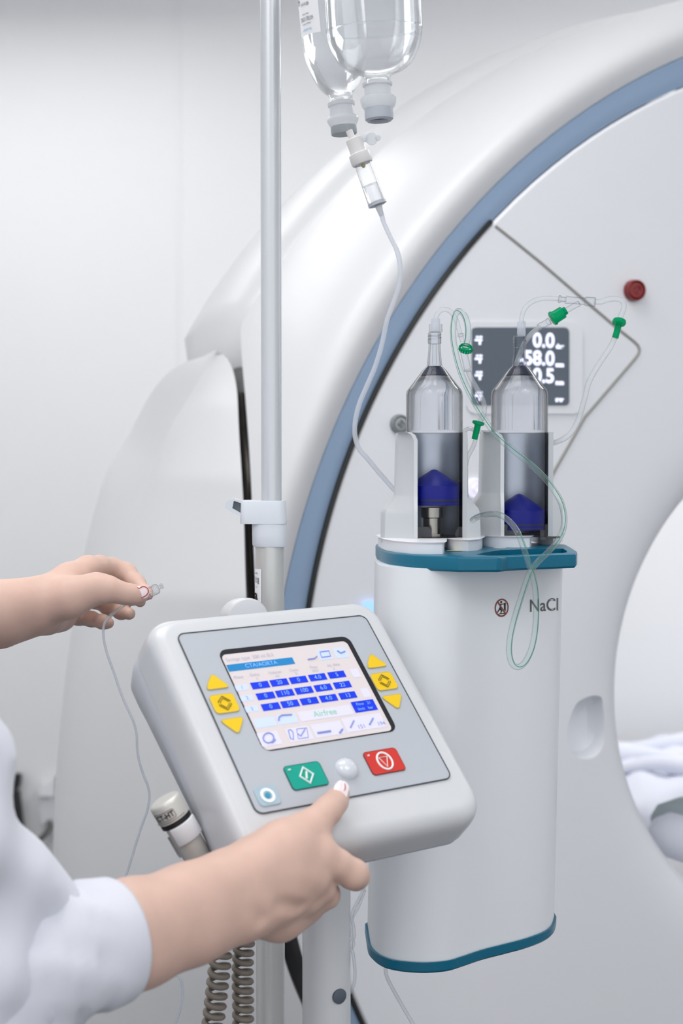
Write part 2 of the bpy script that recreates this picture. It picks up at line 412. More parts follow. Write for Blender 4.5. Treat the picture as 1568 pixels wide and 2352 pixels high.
# gap between front cowl and side panel, traced on the left of the cowl
gapR = [(552, 760), (556, 833), (565, 933), (576, 1098), (588, 1370), (612, 1700), (642, 1950), (680, 2150), (728, 2300), (782, 2420), (850, 2520)]
gapL = [(549, 742), (536, 843), (548, 933), (558, 1098), (567, 1364), (583, 1700), (607, 1960), (649, 2182), (693, 2306), (752, 2424), (822, 2524)]
def polar(px, py, n):
    u, v = G.un(px, py, n); return (math.hypot(u - OC[0], v - OC[1]), math.atan2(v - OC[1], u - OC[0]) % (2 * PI))
SEAMN = -.30; SEAMR = 1.098
def cprof(t):
    return (OR_ + (SEAMR - OR_) * math.sin(t * PI / 2) ** .9, SEAMN + (-.004 - SEAMN) * math.cos(t * PI / 2) ** 1.1 + .028 * math.sin(PI * min(1, t * 1.6)))
def cut_t(px, py):
    f = lambda t: polar(px, py, cprof(t)[1])[0] - cprof(t)[0]
    a, b = .08, 1.0
    if f(a) < 0: return a
    if f(b) > 0: return b
    for _ in range(40):
        c = (a + b) / 2
        if f(c) > 0: a = c
        else: b = c
    return a
ang_end = polar(556, 743, SEAMN)[1]
gtab = [(y, cut_t(x, y)) for x, y in gapR]
def gn(py): return float(np.interp(py, [q[0] for q in gtab], [cprof(q[1])[1] for q in gtab]))
Bd = [(math.radians(-30) + k * (ang_end - math.radians(-30)) / 90, 1.0, SEAMR) for k in range(91)]
for x, y, _ in [tuple(p) for p in catmull([(x, y, 0) for x, y in gapR], 8)]:
    t = cut_t(x, y); a = polar(x, y, cprof(t)[1])[1]
    rE = cprof(t)[0] if t > .085 else max(polar(x, y, 0)[0], orr(a) + .006)
    if a > Bd[-1][0]: Bd.append((a, t, min(rE, cprof(t)[0])))
cow = []
for (a1, t1, rE) in Bd:
    r1, n1 = cprof(t1); row = [G.at(*circ(OC, orr(a1) + (rE - orr(a1)) * (cprof(t1 * k / 18)[0] - OR_) / (r1 - OR_), a1), cprof(t1 * k / 18)[1]) for k in range(19)]; r1 = rE
    row.append(G.at(*circ(OC, max(orr(a1) + .002, r1 - .03), a1), n1 - .025)); cow.append(row)
MB().loft(cow, False).build('front_cowl', 'scanner_white', ct, ang=50)
# dark lining inside the gap
rr0 = []; rr1 = []; rr2 = []
for (xr, yr), (xl, yl) in zip(catmull([(x, y, 0) for x, y in gapR], 6), catmull([(x, y, 0) for x, y in gapL], 6)) if False else zip([tuple(p)[:2] for p in catmull([(x, y, 0) for x, y in gapR[1:]], 6)], [tuple(p)[:2] for p in catmull([(x, y, 0) for x, y in gapL[1:]], 6)]):
    q = gn(yr); rr0.append(G.at(*G.un(xr + 10, yr, q - .03), q - .03)); rr1.append(G.at(*G.un((xr + xl) / 2, yr, q - .09), q - .09)); rr2.append(G.at(*G.un(xl - 16, yl, q - .13), q - .13))
lin_ = MB().loft([rr0[1:], rr1[1:], rr2[1:]], False).build('gap_lining', 'gap_black', ct)
m = MB(); m.tube([G.at(*G.un(x, y, gn(y) - .06), gn(y) - .06) for x, y in ((554, 905), (560, 1000), (567, 1100), (578, 1364), (597, 1700))], .0045, 8); m.build('guide_rod', 'steel', ct)
# rear top flap
rows = []
a0f, a1f = math.radians(-30), ang_end - .005
th_r = polar(423, 796, -.56)[1]
for (r, n) in ((SEAMR - .03, SEAMN - .004), (SEAMR - .006, SEAMN - .006), (SEAMR + .004, SEAMN - .014), (SEAMR + .012, SEAMN - .06), (SEAMR + .016, SEAMN - .14), (SEAMR + .012, SEAMN - .22), (SEAMR - .01, SEAMN - .26), (SEAMR - .08, SEAMN - .28)):
    a1q = a1f + (th_r - a1f) * min(1, max(0, (SEAMN - n) / .25)); rows.append([G.at(*circ(OC, r + .01 * min(1, max(0, (SEAMN - n) / .1)), a0f + (a1q - a0f) * k / 90), n) for k in range(91)])
m = MB().loft(rows, False)
e = [r[-1] for r in rows]; m.loft([e, [p.lerp(p + Vector((0, 0, -.30 + .22 * min(1, i / 5.5))), 1) - G.n * .004 + G.x * (.01 + .03 * (1 - min(1, i / 5.5))) for i, p in enumerate(e)]], False)
m.build('rear_cover', 'scanner_white', ct, ang=50)
# side panel: front edge (gap), ridge, rear edge
def dense(L, n=8): return [tuple(p)[:2] for p in catmull([(x, y, 0) for x, y in L], n)]
fe = dense([(500, 808), (516, 815), (530, 832), (537, 850), (546, 899), (551, 999), (561, 1165), (567, 1364), (583, 1700), (607, 1960), (649, 2182), (693, 2306), (752, 2424), (822, 2524)])
rg = dense([(498, 806), (478, 838), (452, 876), (425, 923), (379, 999), (332, 1105), (286, 1218), (240, 1350), (212, 1447), (188, 1556), (166, 1700), (150, 1850), (143, 1980), (143, 2150), (143, 2350), (143, 2600)])
re_ = dense([(495, 804), (462, 820), (424, 832), (382, 860), (340, 915), (295, 1000), (243, 1090), (205, 1220), (180, 1350), (160, 1480), (145, 1600), (136, 1750), (132, 1880), (131, 2100), (131, 2350), (131, 2600)])
def resamp(L, n):
    d = [0]
    for i in range(1, len(L)): d.append(d[-1] + math.hypot(L[i][0] - L[i - 1][0], L[i][1] - L[i - 1][1]))
    return [(float(np.interp(d[-1] * k / (n - 1), d, [p[0] for p in L])), float(np.interp(d[-1] * k / (n - 1), d, [p[1] for p in L]))) for k in range(n)]
fe, rg, re_ = resamp(fe, 120), resamp(rg, 120), resamp(re_, 120)
N_ = len(fe); rows = [[] for _ in range(11)]
for i in range(N_):
    q = gn(fe[i][1]) - .012; A = G.at(*G.un(*fe[i], q), q); k = math.sin(min(1, i / 22.0) * PI / 2)
    Bq = G.at(*G.un(*rg[i], q - .33 * k), q - .33 * k); Cq = G.at(*G.un(*re_[i], q - .02 - .55 * k), q - .02 - .55 * k)
    inw = A - G.n * .03 + G.x * .006
    rows[0].append(inw - G.n * .06); rows[1].append(inw); rows[2].append(A - G.n * .004)
    nrm = (Bq - A); 
    for j, t in enumerate((.04, .2, .4, .6, .8, .97)):
        p = A.lerp(Bq, t) + (-G.x * math.cos(.3) + G.n * .2) * .035 * k * math.sin(PI * t) ; rows[3 + j].append(p)
    rows[9].append(Bq.lerp(Cq, .5) - G.x * .01 * k); rows[10].append(Cq)
MB().loft(rows, False).build('side_panel', 'scanner_white', ct, ang=35)
# tunnel and back
MB().loft([[G.at(*circ(BC, r, a), n) for a in angs] for r, n in ((BR_ - .012, -.09), (BR_ + .02, -.40), (BR_ + .09, -.74), (BR_ + .13, -.78), (BR_ + .5, -.80), (BR_ + .54, -.79), (BR_ + .55, -.6))]).build('bore_tunnel', 'scanner_white', ct)
# display
dz = .0006
def gq(L, n): return [G.at(*G.un(x, y, n), n) for x, y in L]
disp = [(1084, 759), (1086, 754), (1093, 752), (1298, 752), (1304, 755), (1307, 762), (1307, 922), (1305, 928), (1299, 931), (1096, 931), (1088, 929), (1084, 922)]
m = MB(); m.slab(gq([(1076, 760), (1079, 748), (1092, 744), (1320, 744), (1332, 752), (1334, 762), (1334, 930), (1331, 941), (1318, 946), (1092, 946), (1080, 941), (1076, 930)], .003), tuple(-G.n * .008), .0025)
m.build('display_bezel', 'scanner_front', ct)
sc_ = MB(); sc_.slab(gq(disp, .0045), tuple(-G.n * .004)); sc_ = sc_.build('display_screen', 'display_grey', ct)
def gtext(mb, s_, px, py, hpx, n=.006, align='CENTER', bold=.0, sx=1.0):
    u0, v0 = G.un(px, py, n); _, v1 = G.un(px, py + hpx, n); size = (v0 - v1) / .72
    return mb.text(s_, lambda x, y: G.at(u0 + x, v0 + y, n), size, align, bold, sx)
m = MB()
for s_, x, y in (('0.0', 1273, 784), ('-58.0', 1273, 825), ('+ 10.5', 1273, 865)):
    gtext(m, s_, x, y, 33, align='RIGHT', bold=.0009)
m.build('readout', 'display_digit', sc_, smooth=False, fix=False)
m = MB()
for s_, x, y in (('deg', 1285, 796), ('mm', 1285, 838), ('mm', 1285, 879), ('mm', 1285, 918)): gtext(m, s_, x, y, 10, bold=.0007)
m.build('unit_text', 'display_digit', sc_, smooth=False, fix=False)
m = MB()
for (x, y) in ((1102, 780), (1102, 823), (1102, 861), (1102, 908)):
    for (dx, dy, ww, hh) in ((-6, -6, 5, 5), (2, -6, 7, 5), (-3, 1, 17, 5), (0, 8, 5, 8)):
        m.slab(gq([(x + dx - ww / 2, y + dy - hh / 2), (x + dx + ww / 2, y + dy - hh / 2), (x + dx + ww / 2, y + dy + hh / 2), (x + dx - ww / 2, y + dy + hh / 2)], .006), tuple(-G.n * .001))
m.build('pictogram', 'display_digit', sc_, smooth=False)
# buttons
def gbutton(name, px, py, rpx, m1, m2, mark, deep=.012, label=None):
    c = G.at(*G.un(px, py, .0), 0); r = rpx * (c.y) / F
    b = MB().lathe(c, G.n, [(r * 1.08, -.004), (r * 1.08, .002), (r * 1.0, deep * .9), (r * .86, deep), (r * .74, deep * .75)], 40).build(name, m1, ct, label=label)
    MB().lathe(c + G.n * deep * .7, G.n, [(r * .73, 0), (r * .7, .0015), (r * .3, .002)], 40).build('button_face', m2, b)
    if mark:
        mm = MB(); mark(mm, c + G.n * (deep * .7 + .0028), r); mm.build('symbol', 'red_button' if m1 == 'red_button' else m1, b)
    return b
def mk_stop(mm, c, r):
    mm.tube([c + (G.x * math.cos(a) + G.y * math.sin(a)) * r * .45 for a in [k * PI / 12 for k in range(24)]], r * .05, 6, closed=True)
    t = [c + (G.x * sx_ + G.y * sy_) * r for sx_, sy_ in ((-.25, .2), (.25, .2), (0, -.28))]; mm.tube(t, r * .05, 6, closed=True)
def mk_dia(mm, c, r):
    t = [c + (G.x * sx_ + G.y * sy_) * r for sx_, sy_ in ((-.4, 0), (0, .42), (.4, 0), (0, -.42))]; mm.tube(t, r * .09, 6, closed=True)
    mm.tube([c + (G.x * -.12 + G.y * -.18) * r, c + (G.x * .12 + G.y * .18) * r], r * .08, 6)
gbutton('stop_button', 1453, 668, 23, 'red_button', 'red_button_face', mk_stop, label='dark red stop button')
gbutton('start_button', 916, 974, 21, 'grey_button', 'grey_button_face', mk_dia, .008, label='grey start button with diamond mark')
gbutton('lit_button', 1088, 1122, 22, 'lit_violet', 'lit_violet', mk_dia, .006, label='pale violet lit button')
m = MB(); m.slab(gq([(838, 1390), (846, 1386), (858, 1389), (866, 1398), (866, 1470), (838, 1470)], .006), tuple(-G.n * .008), .003); m.build('lit_panel', 'lit_blue', ct, label='glowing blue key')

# bed with linen seen through the bore
bx0, bx1, by0, by1 = xat(1400, 3.32), xat(1400, 3.32) + .95, 3.32, 4.04
bz = CAM.z - (1758 - 1050) / 3400 * 3.7
tb = thing('patient_bed', 'bed behind the scanner, seen through the bore, covered with white linen', 'bed', ((bx0 + bx1) / 2, (by0 + by1) / 2, 0))
box_mb(MB(), bx0 + .03, bx1, by0 + .04, by1, bz - .20, bz - .12).build('bed_frame', 'table_dark', tb)
for lx in (bx0 + .08, bx1 - .06):
    for ly in (by0 + .09, by1 - .06): box_mb(MB(), lx - .02, lx + .02, ly - .02, ly + .02, 0, bz - .2).build('leg', 'table_dark', tb)
rows = []
for j, (dy, dz) in enumerate(((.0, -.17), (-.012, -.10), (-.006, -.03), (.03, -.004), (.12, .0), (.3, .012), (.5, .018), (.68, .0), (.72, -.05), (.72, -.13))):
    rows.append([Vector((bx0 + (bx1 - bx0) * i / 40, by0 + dy + .012 * math.sin(i * .9 + j * .5) * (1 if j < 3 else .2), bz + dz + .012 * math.sin(i * .55 + j * 1.1) + .008 * math.sin(i * 1.3 - j))) for i in range(41)])
MB().loft(rows, False).build('sheet', 'linen', tb, ang=80)
m = MB()
for k in range(4):
    m.tube(catmull([Vector((bx0 + .05 + .1 * j, by0 + .20 + .11 * k + .02 * math.sin(j + k), bz + .022 + .012 * math.sin(j * 1.7 + k))) for j in range(9)], 5), [.012 + .014 * abs(math.sin(q * .11 + k)) for q in range(41)], 10)
m.build('fold', 'linen', tb)
m = MB(); m.lathe(P(1524, 1878, 2.34), (1, .1, .12), [(.006, -.02), (.022, -.005), (.028, .03), (.030, .2), (.02, .24)], 24); tag(m.build('blanket_roll', 'blanket_grey'), 'rolled grey blanket lying in the scanner bore below the white linen', 'blanket')
m = MB(); m.lathe(P(1519, 1912, 2.27), (1, .3, -.35), [(.005, -.02), (.022, -.01), (.034, .01), (.036, .06), (.03, .10), (.008, .11)], 24); tag(m.build('pillow_roll', 'linen'), 'small white roll below the grey blanket in the bore', 'pillow')

# ------------------------------------------------------------------ drip stand
SY = 1.29
st = thing('drip_stand', 'tall brushed aluminium drip stand with a light grey height clamp', 'stand', (xat(619, SY), SY, 0))
def post(px0, px1, y0, y1, Y, seg=40):
    x = xat((px0 + px1) / 2, Y); r = (px1 - px0) / 2 * Y / F; return (x, r)
x0, r0 = post(599.5, 646.5, 0, 0, SY)
MB().lathe((x0, SY, 0), (0, 0, 1), [(r0, zat(1200, SY)), (r0, 2.05)], 40).build('inner_pole', 'pole_alu', st)
x1, r1 = post(585.5, 652, 0, 0, SY)
MB().lathe((x1, SY, 0), (0, 0, 1), [(r1, .12), (r1, zat(1250, SY))], 40).build('outer_pole', 'pole_alu_dull', st)
m = MB()
for k in range(5):
    a = 2 * PI * k / 5 + .2
    m.tube([(x1, SY, .13), (x1 + .12 * math.cos(a), SY + .12 * math.sin(a), .11), (x1 + .28 * math.cos(a), SY + .28 * math.sin(a), .065)], [.02, .017, .012], 12)
m.build('base', 'pole_alu_dull', st)
for k in range(5):
    a = 2 * PI * k / 5 + .2
    MB().lathe((x1 + .28 * math.cos(a), SY + .28 * math.sin(a) - .012, .032), (0, 1, 0), [(.02, 0), (.032, .003), (.032, .021), (.02, .024)], 24).build('caster', 'black_rubber', st)
hk = MB()
for s_ in (-1, 1):
    hk.tube(catmull([(x0, SY, 2.04), (x0 + s_ * .06, SY, 2.05), (x0 + s_ * .12, SY, 2.04), (x0 + s_ * .14, SY, 2.02), (x0 + s_ * .15, SY, 2.05)], 6), .004, 8)
hk.tube(catmull([(x0, SY, 2.04), (x0 + .15, SY - .03, 2.06), (x0 + .235, SY - .045, 2.01), (x0 + .245, SY - .045, 1.98)], 6), .004, 8)
hk.build('hook', 'steel', st)
# clamp
u = SY / F
def cl_sec(xl, xr, yb, yf, r, z, n=5):
    pts = rrect(xr - xl, yb - yf, r, n, (xl + xr) / 2, (yb + yf) / 2); return [(p[0], p[1], z) for p in pts]
rows = []
for (xl, xr, py, d) in ((560, 650, 1152, 30), (555.5, 655.5, 1149, 34), (553.5, 656, 1153, 36), (552, 658, 1199, 36), (552.5, 658, 1202, 36)):
    rows.append(cl_sec(xat(xl, SY), xat(xr, SY), SY + d * u, SY - d * u, 20 * u, zat(py, SY)))
cl = MB().loft(rows, True, True, True).build('clamp', 'clamp_grey', st)
rows = []
for (xl, xr, py, d) in ((579, 658, 1192, 34), (579, 658, 1225, 36), (579.5, 658.5, 1250, 36), (582, 657, 1255, 34), (588, 652, 1256, 30)):
    rows.append(cl_sec(xat(xl, SY), xat(xr, SY), SY + d * u, SY - d * u, 26 * u, zat(py, SY)))
MB().loft(rows, True, True, True).build('clamp_sleeve', 'clamp_grey', cl)
# lever: a frame ring sticking out to the left
lo = [(556, 1150), (538, 1145), (524, 1148), (518, 1155), (516, 1166), (520, 1170), (540, 1181), (553, 1187)]
li = [(554, 1156), (538, 1150.5), (536, 1152), (535, 1158), (533, 1167), (534, 1168), (545, 1174), (553, 1179)]
m = MB(); f0 = SY - 22 * u
A = [P(x, y, f0) for x, y in lo]; Bq = [P(x, y, f0) for x, y in li]; D = Vector((0, 26 * u, 0))
m.loft([A, Bq, [p + D for p in Bq], [p + D for p in A], A], False)
m.build('lever', 'clamp_grey', cl)
m = MB(); m.slab([P(x, y, f0 + 20 * u) for x, y in li], (0, .004, 0)); m.build('lever_pocket', 'clamp_dark', cl)
# sticker on lower tube
def on_cyl(cx, cy0, r, ang, z): return Vector((cx + r * math.sin(ang), cy0 - r * math.cos(ang), z))
zc, zb = zat(1305, SY), zat(1400, SY)
a0, a1 = -1.5, -.55
m = MB(); m.loft([[on_cyl(x1, SY, r1 + .0004, a0 + (a1 - a0) * k / 8, z) for k in range(9)] for z in (zb, zc)], False); lb = m.build('label_sticker', 'label_white', st)
m = MB()
for s_, py, hh, aa in (('II kg', 1327, 6, -.98), ('II kg', 1334, 6, -.98), ('tock', 1315, 4, -1.05), ('—', 1346, 6, -1.05), ('a', 1366, 20, -1.1)):
    z0 = zat(py, SY); size = hh * u / .6
    m.text(s_, lambda x, y: on_cyl(x1, SY, r1 + .0008, aa + x / r1, z0 + y), size, bold=.0004 if hh > 10 else 0)
m.build('label_text', 'ink', lb, smooth=False, fix=False)

# ------------------------------------------------------------------ infusion bottles
def bottle_profile(L, Y, c0): return [(hw * Y / F, zat(py, Y)) for hw, py in L]
YB = 1.22
bx = xat(857, YB)
bt = thing('infusion_bottle', 'clear plastic saline bottle with an open grey cap, nearest to the camera', 'bottle', (bx, YB, zat(275, YB)), 'saline bottles on the drip stand')
ax = (Vector((xat(869, YB), YB, zat(258, YB))) - Vector((bx, YB, zat(40, YB)))).normalized()
o0 = Vector((bx, YB, zat(40, YB)))
def hh(py): return (py - 40) * YB / F
body = [(0.5, -330), (60, -328), (95, -310), (108, -280), (110, -240), (110, 40), (109.5, 67), (106, 92), (97, 119), (83, 143), (62, 160), (40, 168.5), (32, 173), (30, 180), (29.5, 190)]
sm = catmull([(r_, p_, 0) for r_, p_ in body], 5)
MB().lathe(o0, ax, [(p[0] * YB / F, hh(p[1])) for p in sm], 64, sy=.62, ref=(1, 0, 0)).build('body', 'bottle_wall', bt)
MB().lathe(o0, ax, [(max(.0004, p[0] * YB / F - .0012), hh(p[1])) for p in sm if -180 < p[1] < 186], 64, sy=.60, ref=(1, 0, 0)).build('saline', 'saline', bt)
nk = [(29, 186), (34, 188), (34, 194), (30, 197), (30.5, 216), (37, 219), (41, 223), (41, 230), (38, 240), (33, 246), (32, 248), (31, 262)]
nk_o = MB().lathe(o0, ax, [(r_ * YB / F, hh(p_)) for r_, p_ in nk], 48, cap0=False).build('neck', 'cap_translucent', bt)
cp = [(29, 244), (32.5, 246), (33, 262), (32, 270), (27, 274), (22, 273), (20, 269), (19, 262)]
cp_o = MB().lathe(o0, ax, [(r_ * YB / F, hh(p_)) for r_, p_ in cp], 48, cap1=False).build('cap', 'cap_grey', bt)
MB().lathe(o0, ax, [(20.5 * YB / F, hh(263)), (20 * YB / F, hh(266)), (9 * YB / F, hh(267)), (8 * YB / F, hh(264))], 32).build('stopper', 'stopper_dark', cp_o)
MB().loft([[o0 + ax * hh(py) + Vector((1, 0, 0)) * (math.sin(a) * 111.5 * YB / F) - Vector((0, 1, 0)) * (math.cos(a) * 111.5 * .63 * YB / F) for a in [-.75 + 1.35 * k / 16 for k in range(17)]] for py in (-170, 6)], False).build('label', 'label_white', bt)
# rear bottle
YR = 1.36
bx2 = xat(764, YR); r_o0 = Vector((bx2, YR, zat(40, YR)))
bt2 = thing('infusion_bottle', 'clear saline bottle with a printed label, hanging behind and left of the open-capped one', 'bottle', (bx2, YR, zat(300, YR)), 'saline bottles on the drip stand')
ax2 = (Vector((xat(799, YR), YR, zat(296, YR))) - Vector((bx2 + .004, YR, zat(40, YR)))).normalized()
def h2(py): return (py - 40) * YR / F
body2 = [(.5, -330), (50, -328), (68, -305), (74, -270), (75, -200), (76, 20), (76, 95), (73, 125), (66, 152), (56, 178), (46, 196), (36, 208), (29, 214), (27, 222), (27, 232)]
sm2 = catmull([(r_, p_, 0) for r_, p_ in body2], 5)
MB().lathe(r_o0, ax2, [(p[0] * YR / F, h2(p[1])) for p in sm2], 64, ref=(1, 0, 0)).build('body', 'bottle_wall', bt2)
MB().lathe(r_o0, ax2, [(max(.0004, p[0] * YR / F - .0012), h2(p[1])) for p in sm2 if -180 < p[1] < 228], 64, ref=(1, 0, 0)).build('saline', 'saline', bt2)
nk2 = [(27, 230), (31, 233), (31, 240), (27.5, 242), (28.5, 262), (33, 265), (36, 269), (36, 274), (33, 280), (29.5, 286), (29, 302)]
MB().lathe(r_o0, ax2, [(r_ * YR / F, h2(p_)) for r_, p_ in nk2], 48, cap0=False).build('neck', 'cap_translucent', bt2)
MB().lathe(r_o0, ax2, [(r_ * YR / F, h2(p_)) for r_, p_ in [(28, 286), (29.5, 287), (29.5, 303), (28, 305), (20, 305.5)]], 48).build('cap', 'cap_grey_dull', bt2)
R2 = 76.6 * YR / F
la0, la1 = -1.35, -.42
def lab(ang, py, rr=0): return r_o0 + ax2 * h2(py) + Vector((math.sin(ang), -math.cos(ang), 0)) * (R2 + rr)
l_o = MB().loft([[lab(la0 + (la1 - la0) * k / 12, py) for k in range(13)] for py in (-170, 84, 92)], False).build('label', 'label_white', bt2)
m = MB()
for s_, py, hp, mtl, sx_ in (('НАТРІЮ ХЛОРИД', 56, 9, 'ink_grey', .42), ('розчин для інфузій 9 мг/мл', 68, 4, 'ink_grey', .42), ('стерильно, апірогенно', 46, 3.5, 'ink_grey', .45), ('400 мл (ml)', 24, 8, 'ink_grey', .5), ('для внутрішнього', 10, 4, 'ink_grey', .5), ('Новофарм-Біосинтез', 81, 6, 'label_blue', .38)):
    m.use(mtl); z_ = py
    m.text(s_, lambda x, y: lab(-.92 - x / R2, z_ + (y * F / YR), .0005), hp * YR / F / .72, sx=sx_)
m.use('ink_grey')
for k in range(12):
    py = -26 + k * 4.2; m.loft([[lab(a, p_, .0005) for a in (-1.32, -1.25, -1.18)] for p_ in (py, py + (1.2 if k % 3 else 2.4))], False)
m.build('label_text', None, l_o, smooth=False, fix=False)

# ------------------------------------------------------------------ infusion line with drip chamber
YD = 1.345; u = YD / F
inf = thing('infusion_set', 'clear drip chamber and thin tube hanging from the labelled bottle', 'infusion set', P(830, 366, YD))
A0 = P(829, 366, YD); A1 = P(866, 468, YD); da = (A1 - A0).normalized(); LL = (A1 - A0).length
MB().tube([P(801, 300, YD), P(812, 326, YD)], [8 * u, 7 * u], 16).build('spike', 'drip_head', inf)
MB().lathe(A0, da, [(17 * u, -50 * u), (19 * u, -48 * u), (19 * u, -16 * u), (24.5 * u, -13 * u), (25 * u, 8 * u), (23 * u, 11 * u), (18 * u, 11 * u)], 36).build('chamber_head', 'drip_head', inf)
MB().lathe(A0, da, [(5 * u, 9 * u), (4.5 * u, 17 * u), (2.5 * u, 20 * u)], 16).build('drip_nozzle', 'sticker_tan', inf)
MB().lathe(A0, da, [(18.5 * u, 8 * u), (19.3 * u, 20 * u), (20.5 * u, LL - 6 * u), (21.3 * u, LL - 3 * u), (21.3 * u, LL + 3 * u), (15 * u, LL + 5 * u)], 36).build('drip_chamber', 'clear_barrel', inf)
MB().lathe(A0, da, [(18.6 * u, LL * .57), (19.3 * u, LL - 8 * u), (18 * u, LL - 4 * u)], 36).build('fluid', 'saline', inf)
MB().lathe(A0, da, [(19.5 * u, LL - 5 * u), (21.5 * u, LL - 4 * u), (21.6 * u, LL + 3 * u), (18 * u, LL + 4 * u)], 36).build('chamber_foot', 'cap_grey', inf)
MB().tube([P(868, 470, YD), P(872, 483, YD), P(876, 496, YD)], [9 * u, 7 * u, 5 * u], 16).build('outlet', 'cap_translucent', inf)
m = MB(); m.lathe(P(853, 319, YD), (0.15, -1, 0), [(3 * u, -2 * u), (14 * u, -2 * u), (14 * u, 3 * u), (3 * u, 3 * u)], 24); m.lathe(P(868, 317, YD), (0.15, -1, 0), [(1 * u, -2 * u), (6 * u, -2 * u), (6 * u, 3 * u), (1 * u, 3 * u)], 16)
m.tube([P(825, 318, YD), P(845, 318, YD)], [10 * u, 8 * u], 12, fl=.5); m.build('vent_cap', 'cap_translucent', inf)
tp = [(873, 482), (882, 512), (897, 545), (911, 575), (918.5, 610), (917, 650), (905, 690), (889, 735), (877, 790), (862, 840), (843, 885), (826, 925), (816, 965), (815, 1000), (824, 1030), (845, 1055), (868, 1083), (890, 1108), (904, 1124), (930, 1150)]
MB().tube(catmull([P(x, y, 1.345 if i < 14 else 1.345 + (i - 14) * .008) for i, (x, y) in enumerate(tp)], 8), 5.6 * u, 14).build('tubing', 'tube_milky', inf)

# ------------------------------------------------------------------ contrast injector
ZP = CAM.z - .080            # top of the teal plate
ZB = onz(975, 2208, 0).z     # not used
tilt = .019
zbot = P(990, 2210, 1.20).z
def lean(p): p = Vector(p); return Vector((p.x + (p.z - zbot) * tilt, p.y, p.z))
inj = thing('contrast_injector', 'white two-syringe contrast injector with teal top plate and teal bottom rim', 'injector', onz(1050, 2190, zbot))
front = [(848, 2150), (853, 2172), (868, 2188), (890, 2199), (925, 2206), (975, 2209), (1025, 2205), (1060, 2195), (1105, 2180), (1160, 2166), (1205, 2154), (1245, 2139), (1265, 2124), (1272, 2104)]
fp = [onz(x, y, zbot) for x, y in front]
fp = [Vector(p) for p in catmull(fp, 5)]
bk = [fp[-1] + Vector((-.001, .03, 0)), fp[-1] + Vector((-.02, .055, 0)), (fp[0] + fp[-1]) / 2 + Vector((0, .085, 0)), fp[0] + Vector((.02, .065, 0)), fp[0] + Vector((-.001, .035, 0))]
sec = fp + catmull(bk, 5)
cen = sum(sec, Vector()) / len(sec)
def off(s_, d):
    n = len(s_); r = []
    for i in range(n):
        t = (s_[(i + 1) % n] - s_[i - 1]); t.z = 0; nn = Vector((t.y, -t.x, 0)).normalized()
        r.append(s_[i] + nn * d)
    return r
def lev(s_, z, d=0): return [lean((p.x, p.y, z)) for p in (off(s_, d) if d else s_)]
ztop = ZP - .0105
MB().loft([lev(sec, z) for z in (zbot - .004, (zbot + ztop) / 2, ztop)], True, True, True).build('column', 'injector_white', inj)
rz = .0092
MB().loft([lev(sec, zbot - rz * .9, -.006), lev(sec, zbot - rz, .0005), lev(sec, zbot - rz * .8, .0022), lev(sec, zbot - .0005, .0022), lev(sec, zbot, .0016), lev(sec, zbot - .001, -.001)], True, True, False).build('bottom_rim', 'teal', inj)
# plate
pt = [(865, 1256.5), (875, 1262.5), (892, 1268), (920, 1271.5), (956, 1275), (1051, 1279.5), (1140, 1279.5), (1152, 1279), (1163, 1277), (1240, 1274), (1312, 1271.5), (1322, 1271), (1325.5, 1268), (1325.5, 1265), (1319, 1260.5), (1310, 1255), (1300, 1250)]
pl = [onz(x, y, ZP) for x, y in pt]
pl += [pl[-1] + Vector((-.035, .03, 0)), pl[0] + Vector((.03, .10, 0)), pl[0] + Vector((.0, .05, 0))]
def plev(d, z): return [Vector((p.x, p.y, z)) for p in off(pl, d)]
top = MB().loft([plev(-.006, ZP - .0125), plev(-.0015, ZP - .0122), plev(0, ZP - .0105), plev(0, ZP - .0022), plev(-.0006, ZP - .0008), plev(-.0016, ZP - .0002), plev(-.003, ZP)], True, True, True).build('top_plate', 'teal', inj, ang=30)
slot = [(1092, 1273.5), (1118, 1268), (1150, 1263.5), (1200, 1261.5), (1292, 1260), (1300, 1264), (1302, 1268.5), (1295, 1270), (1210, 1273), (1150, 1276), (1120, 1276)]
sl = [onz(x, y, ZP) for x, y in slot]
cut = MB().loft([[p + Vector((0, 0, .02)) for p in sl], [p - Vector((0, 0, .0085)) for p in sl]], True, True, True).build('cutter', 'teal_dark', smooth=False)
boolean(top, cut)
top.data.polygons.foreach_set('use_smooth', [True] * len(top.data.polygons)); top.data.set_sharp_from_angle(angle=math.radians(30))
c_ = onz(1147, 1259, ZP); MB().lathe((c_.x, c_.y, ZP), (0, 0, 1), [(.006, 0), (.006, .0008), (.003, .0012)], 24).build('bubble_level', 'bubble_grey', inj)
c_ = onz(1043, 1266, ZP); m = MB(); m.add([(c_.x - .006, c_.y - .004, ZP + .0003), (c_.x + .007, c_.y - .003, ZP + .0003), (c_.x + .003, c_.y + .012, ZP + .0003), (c_.x - .006, c_.y + .009, ZP + .0003)], [(0, 1, 2, 3)]); m.build('warning_sticker', 'sticker_tan', inj)
